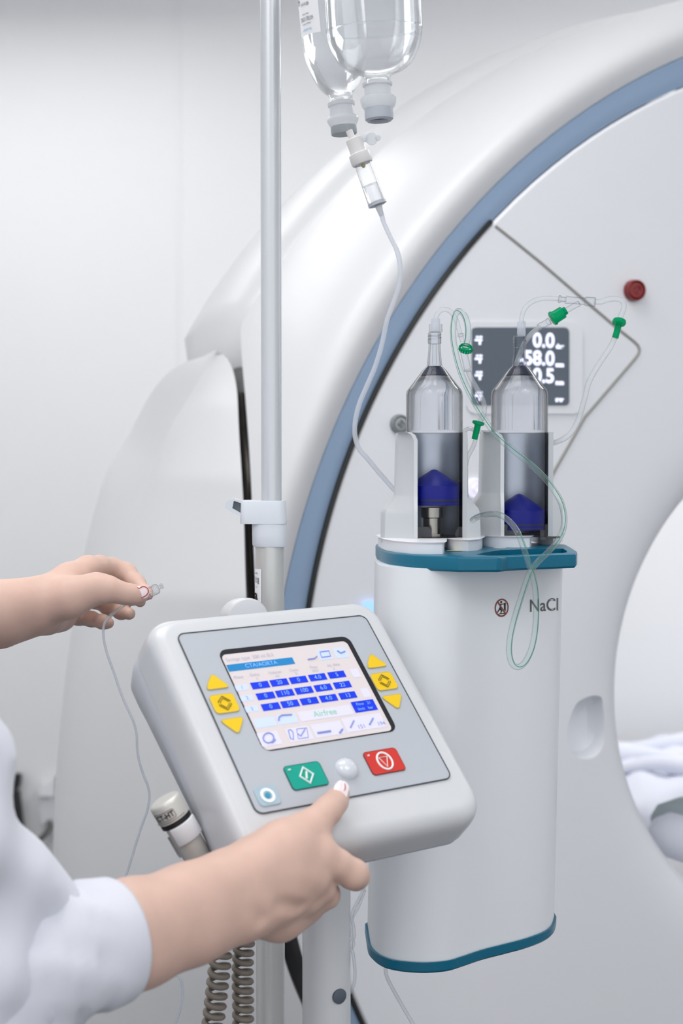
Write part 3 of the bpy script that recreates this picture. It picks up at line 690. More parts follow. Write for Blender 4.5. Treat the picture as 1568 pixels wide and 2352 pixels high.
# white foot blocks
ZT = CAM.z - .0703
def block(front_px, back_pts, cutl=None, extra=0):
    f = [onz(x, y, ZT) for x, y in front_px]; f = f + [Vector(p) for p in back_pts(f)]
    r = []
    return MB().slab(f, (0, 0, -(ZT - ZP)), .0022).build('foot_block', 'poly_white', inj, ang=50)
block([(868, 1229), (875, 1234), (888, 1238.5), (910, 1242), (945, 1245), (985, 1246), (1016, 1245.5), (1020, 1243.5), (1020, 1236)], lambda f: [f[-1] + Vector((-.005, .07, 0)), f[-1] + Vector((-.03, .09, 0)), f[0] + Vector((.01, .05, 0))])
block([(1027, 1236), (1045, 1239), (1075, 1240), (1095, 1238.5), (1106, 1234.5), (1108, 1230)], lambda f: [f[-1] + Vector((-.004, .05, 0)), f[0] + Vector((0, .055, 0))])
block([(1095, 1226), (1105, 1229), (1130, 1231.5), (1180, 1232.5), (1216, 1232), (1220, 1230), (1220, 1225)], lambda f: [f[-1] + Vector((0, .05, 0)), f[0] + Vector((.01, .05, 0))])
block([(1226, 1222), (1245, 1226), (1270, 1227), (1288, 1225), (1293, 1221)], lambda f: [f[-1] + Vector((-.003, .04, 0)), f[0] + Vector((0, .04, 0))])
# syringe holders
Y1, Y2 = 1.305, 1.345
def holder(axp, Y, sh, lev_px, name):
    k = Y / F; cx = xat(axp, Y)
    inner = []
    aL, aR = math.radians(235 + sh[0]), math.radians(-27)      # front-left tip ... round the back ... front-right tip
    n = 30
    for i in range(n + 1):
        a = aL + (aR - aL) * i / n; inner.append((70 * math.cos(a), 70 * math.sin(a)))
    def outer(L, Rr, f):      # from right tip back round to left tip
        return [(73, -37), (Rr * 1.0, -24), (Rr * 1.02, -8), (Rr, 24), (Rr * .86, 52), (Rr * .5, 76), (0, 84), (-40, 84), (-L * .85, 66), (-L, 30), (-L, -20), (-L * .985, -34 - f * .2), (-L * .93, -40 - f * .4), (-60, -56 - f * .55), (-50, -66 - f * .55), (-42 , -66 - f * .5)]
    rows = []
    for (py, L, Rr, f, tipcut) in lev_px:
        s_ = inner + outer(L, Rr, f); z = zat(py, Y)
        row = []
        for (x, y) in s_:
            if tipcut and y < -30 and x < 0: x = x - tipcut * min(1, (-30 - y) / 25); 
            row.append(Vector((cx + x * k, Y + y * k, z)))
        rows.append(row)
    o_ = MB().loft(rows, True, True, True).build(name, 'holder_silver', inj, ang=32)
    return o_
L1 = [(993, 84, 72, 0, 26), (994, 86, 73, 0, 15), (1000, 88, 74, 0, 6), (1012, 89, 74.5, 0, 0), (1133, 91, 76, 0, 0), (1141, 93, 78, 3, 0), (1166, 116, 98, 16, 0), (1172, 120, 101, 18, 0), (1180, 122, 103, 19, 0), (1244, 123, 105, 19, 0)]
holder(997, Y1, (0, 0), L1, 'syringe_holder')
L2 = [(993, 84, 70, 0, 26), (994, 86, 71, 0, 15), (1000, 88, 72, 0, 6), (1012, 89, 73, 0, 0), (1126, 91, 74, 0, 0), (1134, 93, 76, 3, 0), (1158, 112, 94, 16, 0), (1166, 116, 97, 18, 0), (1230, 118, 100, 19, 0)]
holder(1192, Y2, (0, 0), L2, 'syringe_holder')
# inner lining of holders, slightly darker metal
for axp, Y in ((997, Y1), (1192, Y2)):
    k = Y / F; cx = xat(axp, Y)
    MB().loft([[Vector((cx + 69.3 * k * math.cos(a), Y + 69.3 * k * math.sin(a), zat(py, Y))) for a in [math.radians(215 - i * 7.4) for i in range(31)]] for py in (994.5, 1236)], False).build('holder_lining', 'holder_inner', inj)
    for (x0_, x1_) in (((axp - 52, axp - 14), (axp + 56, axp + 86))):
        mm = MB(); yy = Y - 52 * k if x0_ < axp else Y - 24 * k
        mm.slab([P(a_, b_, yy) for a_, b_ in ((x0_ + 4, 1218 - (6 if Y == Y2 else 0)), (x1_ - 3, 1218 - (6 if Y == Y2 else 0)), (x1_, 1221 - (6 if Y == Y2 else 0)), (x1_, 1237 - (8 if Y == Y2 else 0)), (x0_, 1239 - (8 if Y == Y2 else 0)), (x0_, 1226 - (6 if Y == Y2 else 0)))], (0, .014, 0), .003)
        mm.build('latch', 'tab_dark', inj)
# piston of the left drive
k = Y1 / F; cx = xat(997, Y1)
MB().lathe((cx - .002, Y1, 0), (0, 0, 1), [(28 * k, zat(1236, Y1)), (28 * k, zat(1226, Y1)), (20 * k, zat(1225, Y1)), (20 * k, zat(1190, Y1)), (25 * k, zat(1188, Y1)), (25 * k, zat(1166, Y1))], 32).build('piston', 'steel', inj)
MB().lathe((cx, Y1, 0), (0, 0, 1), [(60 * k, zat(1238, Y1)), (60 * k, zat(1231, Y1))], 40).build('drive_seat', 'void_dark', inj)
# writing and the sign on the column
def col_surf(px, py):
    """point on the injector column under a photo point"""
    best = None; d = ray(px, py)
    for i in range(len(fp) - 1):
        a, b = lean((fp[i].x, fp[i].y, zat(py, 1.25))), lean((fp[i + 1].x, fp[i + 1].y, zat(py, 1.25)))
        # intersect in plan
        ex, ey = b.x - a.x, b.y - a.y; det = d.x * (-ey) + d.y * ex
        if abs(det) < 1e-12: continue
        rx, ry = a.x - CAM.x, a.y - CAM.y; t = (rx * (-ey) + ry * ex) / det; s_ = (d.x * ry - d.y * rx) / det
        if -.01 <= s_ <= (1.01 if i < len(fp) - 2 else 9) and (best is None or t < best): best = t
    return CAM + d * (best if best else 1.3)
def colpt(px, py, lift=.0004):
    p = col_surf(px, py); return p - ray(px, py).normalized() * lift
m = MB(); m.text('NaCl', lambda x, y: colpt(1215 + x, 1393 - y - x * .055), 40, 'LEFT', sx=.80, bold=.5); m.build('lettering', 'ink_grey', inj, smooth=False, fix=False)
cx_, cy_ = 1152, 1396
m = MB().use('sign_red')
m.loft([[colpt(cx_ + r_ * .76 * math.cos(a), cy_ - r_ * math.sin(a) - r_ * .05 * math.cos(a), .0006) for a in [k_ * PI / 20 for k_ in range(40)]] for r_ in (17.5, 21)], True)
def cpoly(L): m.add([colpt(cx_ + x, cy_ + y, .0006) for x, y in L], [tuple(range(len(L)))])
cpoly([(-10.5, -13), (-7.5, -14), (9.5, 12), (7.5, 15)])
m.use('ink')
cpoly([(-3.5, -14), (-1.5, -16), (1, -15), (1, -12), (-1.5, -10.5), (-3.5, -12)])
cpoly([(-3, -9), (5, -9.5), (5, -8), (-.5, -7.5), (-2, 1), (-5, 6), (-10, 12), (-11, 11), (-5, 0)])
cpoly([(-3, 0), (1, 6), (-1, 13), (-3, 13), (-1.5, 7), (-5, 3)])
cpoly([(5, -11), (9, -12), (9, 9), (5.5, 4)]); cpoly([(-8, 13.5), (7, 12.5), (7, 14), (-8, 15)])
m.build('no_pushing_sign', None, inj, smooth=False, fix=False)

# ------------------------------------------------------------------ syringes
def syringe(axp, Y, plung, label, collar_y):
    k = Y / F; cx = xat(axp, Y); z = lambda py: zat(py, Y)
    s_ = thing('injector_syringe', label, 'syringe', (cx, Y, z(1240)), 'large clear syringes in the injector')
    br = [(13, collar_y + 2), (14, collar_y + 40), (17, 838), (18.5, 842), (27, 850), (54, 886), (60, 893), (63.5, 899), (65, 908), (65, 1232)]
    pr = [(r_ * k, z(p_)) for r_, p_ in br]
    b = MB().lathe((cx, Y, 0), (0, 0, 1), pr, 64, cap0=False, cap1=False).build('barrel', 'clear_barrel', s_)
    MB().lathe((cx, Y, 0), (0, 0, 1), [(max(.001, r_ - 3.2 * k), q) for r_, q in pr], 64, cap0=False, cap1=False).build('barrel_bore', 'clear_inner', b)
    MB().lathe((cx, Y, 0), (0, 0, 1), [(62 * k, z(1238)), (67 * k, z(1238)), (67 * k, z(1231)), (62 * k, z(1230))], 64, cap0=False, cap1=False).build('flange', 'clear_plastic', s_)
    MB().lathe((cx, Y, 0), (0, 0, 1), [(15.5 * k, z(841)), (17 * k, z(843)), (25 * k, z(851)), (34 * k, z(862)), (12 * k, z(863))], 40).build('reflection_cone', 'reflection_navy', s_)  # added navy cone, stands in for the blue plunger's reflection in the neck
    p0 = plung
    MB().lathe((cx, Y, 0), (0, 0, 1), [(5 * k, z(864)), (34 * k, z(864)), (50 * k, z(886)), (57 * k, z(895)), (61 * k, z(909)), (61.3 * k, z(988))], 64).build('fluid', 'syringe_water', s_)
    MB().lathe((cx, Y, 0), (0, 0, 1), [(2 * k, z(p0)), (8 * k, z(p0 + 2)), (60 * k, z(p0 + 36.5)), (61 * k, z(p0 + 40)), (61 * k, z(p0 + 82))], 64).build('plunger', 'plunger_blue', s_)
    MB().lathe((cx, Y, 0), (0, 0, 1), [(61.7 * k, z(p0 + 68)), (61.7 * k, z(p0 + 72))], 64).build('plunger_ring', 'plunger_ring', s_)
    MB().lathe((cx, Y, 0), (0, 0, 1), [(61.7 * k, z(p0 + 77)), (61.7 * k, z(p0 + 79))], 64).build('plunger_ring', 'plunger_ring', s_)
    cy0 = collar_y
    thr = MB(); thr.lathe((cx, Y, 0), (0, 0, 1), [(14 * k, z(cy0)), (15 * k, z(cy0 + 1)), (15.5 * k, z(cy0 + 24)), (14 * k, z(cy0 + 26))], 28)
    thr.tube([(cx + 14.5 * k * math.cos(a), Y + 14.5 * k * math.sin(a), z(cy0 + 4 + a * 1.15)) for a in [i * PI / 10 for i in range(33)]], 1.4 * k, 6)
    thr.build('luer_thread', 'clear_barrel', s_)
    MB().tube([(cx, Y, z(cy0 + 26)), (cx, Y, z(838))], [4.5 * k, 5.5 * k], 16).build('luer_channel', 'clear_barrel', s_)
    # blue reflection at the shoulder is modelled by the navy cone above
    return s_, cx
syringe(997, Y1, 1078, 'clear syringe with a large blue plunger half way up, left of the pair', 764)
syringe(1192, Y2, 1134, 'clear syringe with its blue plunger near the bottom, right of the pair', 772)

# ------------------------------------------------------------------ tubing sets
def pts(L, Y, n=8):
    out = []
    for q in L: out.append(P(q[0], q[1], Y if len(q) < 3 else q[2]))
    return catmull(out, n)
u = 1.31 / F
def axisd(a, b, Y): return (P(b[0], b[1], Y) - P(a[0], a[1], Y)).normalized()
# filling line on the left syringe
fl = thing('filling_line', 'clear looped filling line with green check valve on the left syringe', 'tubing', P(1000, 760, 1.305))
k = Y1 / F
MB().lathe(P(1000, 735, Y1), (0, 0, -1), [(10 * k, -3 * k), (10.5 * k, 0), (10.5 * k, 26 * k), (7 * k, 28 * k)], 24).build('luer_hub', 'tube_milky', fl)
MB().lathe(P(1000, 744, Y1), (0, 0, -1), [(14.5 * k, 0), (15.5 * k, 1 * k), (15.5 * k, 18 * k), (12 * k, 20 * k)], 24, cap0=False, cap1=False).build('luer_collar', 'tube_plastic', fl)
MB().tube(pts([(1000, 740), (1002, 724), (1012, 713), (1024, 711), (1037, 718), (1047, 735), (1053, 755), (1058, 772), (1062, 785)], 1.315), 5.5 * u, 12).build('tubing', 'tube_plastic', fl)
MB().lathe(P(1057, 768, 1.315), axisd((1057, 768), (1061, 785), 1.315), [(5 * u, -2 * u), (8.5 * u, 0), (8.5 * u, 4 * u), (5 * u, 6 * u)], 24).build('joint_ring', 'clear_plastic', fl)
MB().tube(pts([(1063, 800), (1066, 815), (1070, 832), (1074, 852)], 1.318), [8 * u] * 24 + [8 * u], 16).build('connector_sleeve', 'clear_barrel', fl)
MB().lathe(P(1074, 850, 1.318), axisd((1066, 815), (1074, 852), 1.318), [(7 * u, -2 * u), (9.5 * u, -2 * u), (9.5 * u, 3 * u), (6 * u, 4 * u)], 24).build('sleeve_end', 'cap_translucent', fl)
MB().tube(pts([(1073, 848), (1083, 872), (1096, 895), (1107, 915), (1112, 935), (1109, 955), (1101, 968)], 1.32), 5.8 * u, 12).build('tubing', 'tube_plastic', fl)
dv = axisd((1100, 972), (1091, 1010), 1.32)
gv = MB().lathe(P(1098, 972, 1.32), dv, [(8 * u, -5 * u), (14 * u, -4 * u), (14.5 * u, 2 * u), (8 * u, 5 * u), (7.5 * u, 6 * u), (7 * u, 38 * u), (5 * u, 38.5 * u)], 28).build('check_valve', 'green_plastic', fl, label='bright green valve')
MB().tube(pts([(1092, 1008), (1087, 1024), (1080, 1038), (1074, 1050), (1070, 1068), (1068, 1095), (1066, 1120)], 1.325), 5 * u, 12).build('tubing', 'tube_plastic', fl)
MB().tube(pts([(1062, 1000, 1.33), (1066, 990, 1.335), (1076, 985, 1.34), (1092, 988, 1.35), (1110, 993, 1.36), (1130, 993, 1.40)], 1.33), 5 * u, 12).build('tubing', 'tube_plastic', fl)
# patient line
pal = thing('patient_line', 'long clear patient line with a green stripe, looping in front of the injector', 'tubing', P(1070, 795, 1.30))
YP = 1.25
path = [(1070, 792, 1.300), (1074, 775, 1.298), (1074, 750, 1.295), (1068, 728, 1.292), (1058, 716, 1.289), (1049, 717, 1.286), (1043, 733, 1.283), (1040, 765, 1.28), (1044, 800, 1.275), (1055, 845, 1.27), (1070, 885, 1.262), (1090, 925, 1.255), (1112, 962, 1.25), (1140, 1000, 1.245), (1175, 1032, 1.24), (1210, 1060, 1.235), (1243, 1090, 1.23), (1268, 1120, 1.225), (1287, 1152, 1.22), (1295, 1185, 1.21), (1293, 1215, 1.20), (1280, 1243, 1.19), (1258, 1268, 1.175), (1235, 1290, 1.165), (1218, 1312, 1.16), (1205, 1345, 1.16), (1192, 1385, 1.165), (1180, 1425, 1.17), (1171, 1465, 1.17), (1169, 1500, 1.17), (1176, 1525, 1.17), (1190, 1532, 1.17), (1206, 1520, 1.17), (1220, 1490, 1.17), (1228, 1450, 1.17), (1231, 1400, 1.165), (1229, 1355, 1.16), (1222, 1320, 1.158), (1212, 1290, 1.162), (1201, 1255, 1.17), (1188, 1222, 1.18), (1170, 1198, 1.19), (1148, 1183, 1.20), (1122, 1181, 1.22), (1098, 1187, 1.24), (1085, 1195, 1.255)]
pp = pts(path, 1.25, 8)
MB().tube(pp, [7.0 * q.y / F for q in pp], 16).build('tubing', 'tube_green', pal)
def offset_path(pp, d): return [q + Vector((-d, -d * .3, 0)) for q in pp]
st_p = [q + (Vector((-math.cos(i * .012), -.5, math.sin(i * .012) * .6)).normalized() * 5.6 * q.y / F) for i, q in enumerate(pp)]
MB().tube(st_p[:-40], .75 * u, 8, fl=1.0).build('stripe', 'green_stripe', pal)
c0 = P(1070, 797, 1.303); dv = Vector((.12, -.62, .78)).normalized()
lr = MB().lathe(c0, dv, [(15 * u, -9 * u), (15.5 * u, -6 * u), (15.5 * u, 0), (14 * u, 1.5 * u), (12.5 * u, 0), (12 * u, -5 * u)], 32, cap0=False, cap1=False)
lr.lathe(c0, dv, [(9 * u, -3 * u), (9 * u, 2 * u), (7 * u, 2.5 * u)], 24, cap0=False, cap1=False)
for i in range(16):
    a = 2 * PI * i / 16; q1 = dv.cross(Vector((1, 0, 0))).normalized(); q2 = dv.cross(q1)
    c = c0 + (q1 * math.cos(a) + q2 * math.sin(a)) * 15.4 * u; lr.tube([c - dv * 9 * u, c - dv * 1 * u], 1.3 * u, 6)
lr.build('luer_lock', 'green_plastic', pal, label='dark green ribbed luer nut')
# line set on the right syringe
rs = thing('y_line_set', 'clear tubing with Y connector and two green fittings on the right syringe', 'tubing', P(1197, 760, Y2))
k = Y2 / F; yq = 1.345
MB().lathe(P(1197, 740, Y2), (0, 0, -1), [(8 * k, -2 * k), (9.5 * k, 0), (10 * k, 28 * k), (7 * k, 32 * k)], 24).build('luer_hub', 'tube_milky', rs)
MB().tube(pts([(1197, 745), (1198, 728), (1204, 710), (1216, 697), (1234, 688), (1255, 685), (1278, 686), (1300, 688)], yq), 5.3 * k, 12).build('tubing', 'tube_plastic', rs)
dv = axisd((1283, 686), (1366, 693), yq)
y_b = MB().lathe(P(1283, 687, yq), dv, [(6 * k, -1 * k), (9 * k, 0), (9 * k, 3 * k), (6 * k, 6 * k), (6 * k, 14 * k), (9 * k, 16 * k), (9 * k, 22 * k), (8 * k, 26 * k), (8.5 * k, 60 * k), (10.5 * k, 62 * k), (11 * k, 83 * k), (7 * k, 84 * k)], 28)
y_b.build('y_connector', 'clear_barrel', rs)
MB().tube(pts([(1330, 697), (1316, 704), (1302, 712), (1292, 718)], yq), [6.5 * k] * 25, 14).build('side_port', 'clear_barrel', rs)
dv = axisd((1264, 735), (1304, 710), yq)
MB().lathe(P(1267, 733, yq), dv, [(12 * k, -2 * k), (17 * k, 0), (17.5 * k, 6 * k), (15 * k, 7 * k), (14.5 * k, 30 * k), (11 * k, 32 * k), (9.5 * k, 32 * k), (9.5 * k, 38 * k), (7 * k, 38 * k)], 12).build('luer_lock', 'green_plastic', rs, label='bright green luer nut')
MB().lathe(P(1262, 737, yq), dv, [(6 * k, -8 * k), (9 * k, -4 * k), (9 * k, 0)], 20).build('joint_ring', 'clear_plastic', rs)
MB().tube(pts([(1262, 737), (1252, 743), (1236, 752)], yq), [7.5 * k] * 17, 14).build('connector_sleeve', 'clear_barrel', rs)
MB().tube(pts([(1240, 750), (1225, 762), (1212, 776), (1202, 792), (1196, 808, 1.35), (1188, 828, 1.37), (1180, 850, 1.385), (1173, 880, 1.395), (1170, 900, 1.40)], yq), 5.6 * k, 12).build('tubing', 'tube_plastic', rs)
MB().tube(pts([(1364, 693), (1380, 693), (1396, 688), (1412, 686), (1425, 689), (1432, 698), (1431, 712), (1426, 724), (1422, 738)], yq), 6.2 * k, 12).build('tubing', 'tube_plastic', rs)
dv = axisd((1421, 741), (1412, 775), yq)
MB().lathe(P(1421, 742, yq), (dv + Vector((0, -.35, 0))).normalized(), [(8 * k, -9 * k), (15 * k, -7 * k), (16 * k, -1 * k), (14 * k, 3 * k), (8.5 * k, 4 * k)], 28).build('check_valve', 'green_plastic', rs, label='bright green valve')
MB().lathe(P(1420, 747, yq), dv, [(7.5 * k, 0), (7.5 * k, 30 * k), (5 * k, 30.5 * k)], 24).build('valve_stem', 'green_plastic', rs)
MB().tube(pts([(1412, 774), (1402, 796), (1385, 822), (1368, 848), (1352, 878), (1343, 912), (1334, 945), (1323, 975), (1308, 997), (1288, 1011), (1262, 1018, 1.36), (1235, 1012, 1.40)], yq), 6.2 * k, 12).build('tubing', 'tube_plastic', rs)
# drain line under the injector and loose line beside the terminal column
dl = MB().tube(pts([(885, 2218, 1.24), (886, 2235, 1.24), (893, 2255, 1.24), (912, 2290, 1.24), (935, 2330, 1.24), (965, 2380, 1.24), (1000, 2440, 1.25)], 1.24), 4 * u, 10).build('drain_line', 'tube_plastic'); tag(dl, 'thin clear tube leaving the bottom of the injector column', 'tubing')
cl_ = MB().tube(pts([(836, 2040), (826, 2062), (812, 2088), (808, 2110), (812, 2130), (813, 2150), (806, 2170), (812, 2200), (815, 2235), (812, 2262), (800, 2285), (790, 2300)], 1.215), 3.4 * u, 10)
cl_.tube(pts([(838, 2045), (822, 2085), (808, 2112), (806, 2140), (812, 2165), (808, 2180)], 1.222), 3 * u, 10)
tag(cl_.build('hanging_line', 'tube_plastic'), 'thin clear line hanging behind the terminal column below the hand', 'tubing')

# ------------------------------------------------------------------ control terminal
T = Frame(CAM + Vector((-.0195, 1.0904, -.1848)), (.8156, .5782, .0199), (-.4116, .5557, .7223))
mmv = .001
tm = thing('control_terminal', 'white tilted touch-screen control terminal with yellow, green and red keys', 'control terminal', (xat(749, 1.17), 1.17, 0))
def wedge(n, v): return n if n > -.034 else -.034 + (n + .034) * (1 + v * 4.5)
def tl(w_, h_, r, n, cy0=-.008): return [T.at(x, y, wedge(n, y)) for x, y in rrect(w_, h_, r, 8, 0, cy0)]
W, H = .2095, .2085
def shell(prof, name, m_, W=W, H=H, cap0=True, cap1=True):
    # per side insets: sides use i, the lower edge uses more rounding through centre shift
    return MB().loft([tl(W - 2 * i, H - i - ib, max(.004, .020 - i * .3), n, -.008 + (ib - i) / 2) for (i, ib, n) in prof], True, cap0, cap1).build(name, m_, tm, ang=50)
shell([(.0100, .0125, -.0006), (.0078, .0100, -.0009), (.0050, .0070, -.0022), (.0026, .0042, -.0046), (.0010, .0020, -.0078), (.0002, .0007, -.0120), (0, .0001, -.018), (0, 0, -.033), (.001, .001, -.0336)], 'front_housing', 'terminal_white')
shell([(.002, .002, -.0332), (.0008, .0008, -.0345), (.0008, .0008, -.044), (.004, .006, -.056), (.012, .014, -.066), (.02, .024, -.069)], 'rear_housing', 'terminal_side')
fpl = [T.at(x, y, .0002) for x, y in rrect(.1716, .1558, .006, 6)]
f_o = MB().slab(fpl, tuple(-T.n * .0008)).build('faceplate', 'faceplate', tm)
MB().tube(fpl, .00055, 6, closed=True).build('faceplate_outline', 'outline_dark', f_o)
# screen
SC = (-.0009, .0130)
scr_o = [T.at(x, y, .0006) for x, y in rrect(.119, .0905, .007, 6, SC[0] + .0015, SC[1] + .0012)]
MB().slab(scr_o, tuple(-T.n * .001)).build('screen_frame', 'screen_frame', tm)
scr = MB().slab([T.at(x, y, .0009) for x, y in rrect(.1135, .085, .004, 6, SC[0] - .0004, SC[1] - .0008)], tuple(-T.n * .0005)).build('screen', 'screen_base', tm)
def S(x, y): return T.un(490 + x / 3.6465, 1460 + y / 3.6465)
def trect(mb, x, y, w_, h_, n=.0011, r=0):
    cx0, cy0 = S(x, y); mb.add([T.at(cx0 + a * w_ / 2, cy0 + b * h_ / 2, n) for a, b in ((-1, -1), (1, -1), (1, 1), (-1, 1))], [(0, 1, 2, 3)])
def ttext(mb, s_, x, y, h_, n=.0013, al='CENTER', bold=0):
    cx0, cy0 = S(x, y); mb.text(s_, lambda a, b: T.at(cx0 + a, cy0 + b, n), h_ / .72, al, bold)
m = MB().use('screen_bar'); trect(m, 395, 248, .058, .0062); 
m.use('screen_tile')
for (x, y) in ((927, 166), (1062, 150)): trect(m, x, y, .0118, .0095)
trect(m, 427, 733, .0175, .0078); trect(m, 610, 706, .0165, .0078)
for (x, y) in ((232, 443), (275, 530), (315, 622)): trect(m, x, y, .0105, .0048)
m.use('screen_pale')
for (x, y, a, b) in ((1185, 320, .007, .008), (1270, 485, .007, .008), (935, 655, .047, .0085), (465, 870, .017, .0115), (715, 830, .020, .0115), (955, 790, .026, .0115), (1255, 735, .036, .0125)): trect(m, x, y, a, b)
m.use('screen_cell')
cells = []
for r_, (x0_, y0_, x1_, y1_) in enumerate(((387, 422, 1028, 334), (433, 512, 1075, 420), (476, 602, 1120, 508))):
    for c in range(5): cells.append((x0_ + (x1_ - x0_) * c / 4, y0_ + (y1_ - y0_) * c / 4))
for (x, y) in cells: trect(m, x, y, .0152, .0060, .0012)
trect(m, 1258, 596, .0208, .0098, .0012)
m.build('screen_tiles', None, scr, smooth=False, fix=False)
m = MB().use('screen_cell_text')
for (x, y), s_ in zip(cells, ('0', '20', '0', '4.0', '5', '0', '110', '100', '6.0', '22', '0', '50', '0', '4.0', '13')): ttext(m, s_, x, y, .0036)
ttext(m, 'CTA/AORTA', 395, 248, .0036); ttext(m, 'Flow   21', 1250, 576, .0026); ttext(m, 'limit   bar', 1268, 616, .0026)
m.use('screen_text'); ttext(m, 'Syringe type  200 ml ELS', 300, 190, .0030)
for s_, x, y in (('Phase', 205, 355), ('Delay', 340, 335), ('s', 360, 365), ('Volume', 508, 315), ('ml', 528, 345), ('Conc.', 670, 295), ('%', 688, 325), ('Flow', 835, 272), ('ml/s', 848, 300), ('Inj. time', 1000, 252), ('s', 1003, 283)): ttext(m, s_, x, y, .0026)
m.use('screen_green'); ttext(m, 'Airfree', 928, 655, .0052)
m.use('screen_icon')
for s_, x, y, h_ in (('1', 235, 443, .003), ('2', 278, 530, .003), ('3', 318, 622, .003), ('151', 1235, 770, .0036), ('194', 1400, 745, .0036)): ttext(m, s_, x, y, h_)
def tline(L, r_=.0004, closed=False): m.tube([T.at(*S(x, y), .0013) for x, y in L], r_, 6, closed=closed)
tline([(700, 830), (725, 850), (760, 790)], .0005); tline([(690, 790), (775, 780), (790, 860), (705, 872)], .0003, True)
tline([(620, 800), (640, 870), (665, 880), (660, 815), (640, 795)], .0004, True); tline([(865, 825), (975, 808)], .0009)
tline([(1050, 825), (1075, 790)], .0008); tline([(1140, 780), (1170, 720)], .0006); tline([(1300, 755), (1330, 700)], .0007); tline([(1030, 135), (1060, 155), (1095, 140)], .0007)
tline([(455 + 45 * math.cos(a), 865 + 42 * math.sin(a)) for a in [i * PI / 6 for i in range(12)]], .0006, True); tline([(480, 905), (510, 880)], .0009)
tline([(885, 145), (960, 135), (975, 180), (900, 190)], .0005, True); tline([(785, 208), (840, 200), (860, 182)], .0006)
tline([(540, 720), (545, 690), (570, 675), (650, 670)], .0007)
m.build('screen_text', None, scr, smooth=False, fix=False)
# keys
def key(name, poly, m1, rim, parent=tm, label=None):
    c = (sum(p[0] for p in poly) / len(poly), sum(p[1] for p in poly) / len(poly))
    o_ = MB().slab([T.at(x, y, .0011) for x, y in poly], tuple(-T.n * .0012), .0003).build(name, m1, parent, label=label)
    MB().tube([T.at(x, y, .0006) for x, y in poly], .0006, 6, closed=True).build('key_rim', rim, o_)
    return o_
def rtri(cx0, cy0, s_, up):
    P3 = [(-s_, -s_ * .62 * up), (s_, -s_ * .62 * up), (0, s_ * .72 * up)]; out = []
    for i in range(3):
        a, b, c = P3[i - 1], P3[i], P3[(i + 1) % 3]
        for t in (.0, .25, .5, .75, 1.0):
            p = [b[j] + (a[j] - b[j]) * .2 * (1 - t) ** 2 + (c[j] - b[j]) * .2 * t ** 2 for j in (0, 1)]
            out.append((cx0 + p[0], cy0 + p[1]))
    return out
def at_px(x, y): return T.un(x, y)
def dia(mb, cx0, cy0, w_, h_, gap=True):
    pass
for (x, y, up, lb_) in ((493, 1567, 1, 'yellow up arrow key left of screen'), (538, 1668, -1, 'yellow down arrow key left of screen'), (858, 1519, 1, 'yellow up arrow key right of screen'), (905, 1613, -1, 'yellow down arrow key right of screen')):
    c = at_px(x, y); key('arrow_key', rtri(c[0], c[1], .0098, up), 'yellow_key', 'yellow_key_rim', label=lb_)
for (x, y, lb_) in ((514.5, 1617, 'square yellow key left of screen'), (881, 1566, 'square yellow key right of screen')):
    c = at_px(x, y); k_ = key('square_key', [(c[0] + a, c[1] + b) for a, b in rrect(.0195, .0155, .003, 4)], 'yellow_key', 'yellow_key_rim', label=lb_)
    m = MB()
    for sgn in (1, -1):
        for (q, rr_) in ((.0052, .0004), (.0036, .0003)):
            m.tube([T.at(c[0] + a * q, c[1] + b * q * sgn, .0014) for a, b in ((-.95, .15), (-.9, .35), (0, 1.15), (.9, .35), (.95, .15))], rr_, 6)
    m.build('symbol', 'key_mark', k_)
c = at_px(702, 1783); gk = key('start_key', [(c[0] + a, c[1] + b) for a, b in rrect(.0300, .0192, .0025, 4)], 'green_key', 'green_key_rim', label='green start key with white diamond')
m = MB(); m.tube([T.at(c[0] + a, c[1] + b, .0014) for a, b in ((-.0056, 0), (0, .0066), (.0056, 0), (0, -.0066))], .0009, 6, closed=True); m.tube([T.at(c[0] - .0012, c[1] - .0028, .0014), T.at(c[0] + .0012, c[1] + .0028, .0014)], .0008, 6)
m.tube([T.at(c[0] - .0125, c[1] + .0066, .0014), T.at(c[0] - .0105, c[1] + .0066, .0014)], .0006, 6); m.build('symbol', 'key_white', gk)
c = at_px(881.5, 1750); rk = key('stop_key', [(c[0] + a, c[1] + b) for a, b in rrect(.0295, .0192, .0025, 4)], 'red_key', 'red_key_rim', label='red stop key with white circled triangle')
m = MB(); m.tube([T.at(c[0] + .0062 * math.cos(a), c[1] + .0072 * math.sin(a), .0014) for a in [i * PI / 12 for i in range(24)]], .0008, 6, closed=True)
m.tube([T.at(c[0] + a, c[1] + b, .0014) for a, b in ((-.0038, .0034), (.0038, .0034), (0, -.0050))], .0005, 6, closed=True)
m.tube([T.at(c[0] - .0122, c[1] + .0066, .0014), T.at(c[0] - .0108, c[1] + .0066, .0014)], .0007, 6); m.build('symbol', 'key_white', rk)
c = at_px(795, 1767); MB().lathe(T.at(c[0], c[1], 0), T.n, [(.0088, 0), (.0088, .001), (.0078, .0032), (.0056, .005), (.003, .006), (.0006, .0063)], 36).build('indicator_dome', 'dome_clear', tm)
c = at_px(613, 1829); kk = key('round_key', [(c[0] + a, c[1] + b) for a, b in rrect(.0165, .0145, .003, 4)], 'round_key', 'round_key', label='pale blue ring key')
MB().loft([[T.at(c[0] + r_ * math.cos(a), c[1] + r_ * math.sin(a), .0015) for a in [i * PI / 16 for i in range(32)]] for r_ in (.0034, .0058)]).build('symbol', 'key_white', kk)
MB().lathe(T.at(c[0], c[1], .0012), T.n, [(.0022, 0), (.002, .0005)], 20).build('symbol_dot', 'round_key_dark', kk)
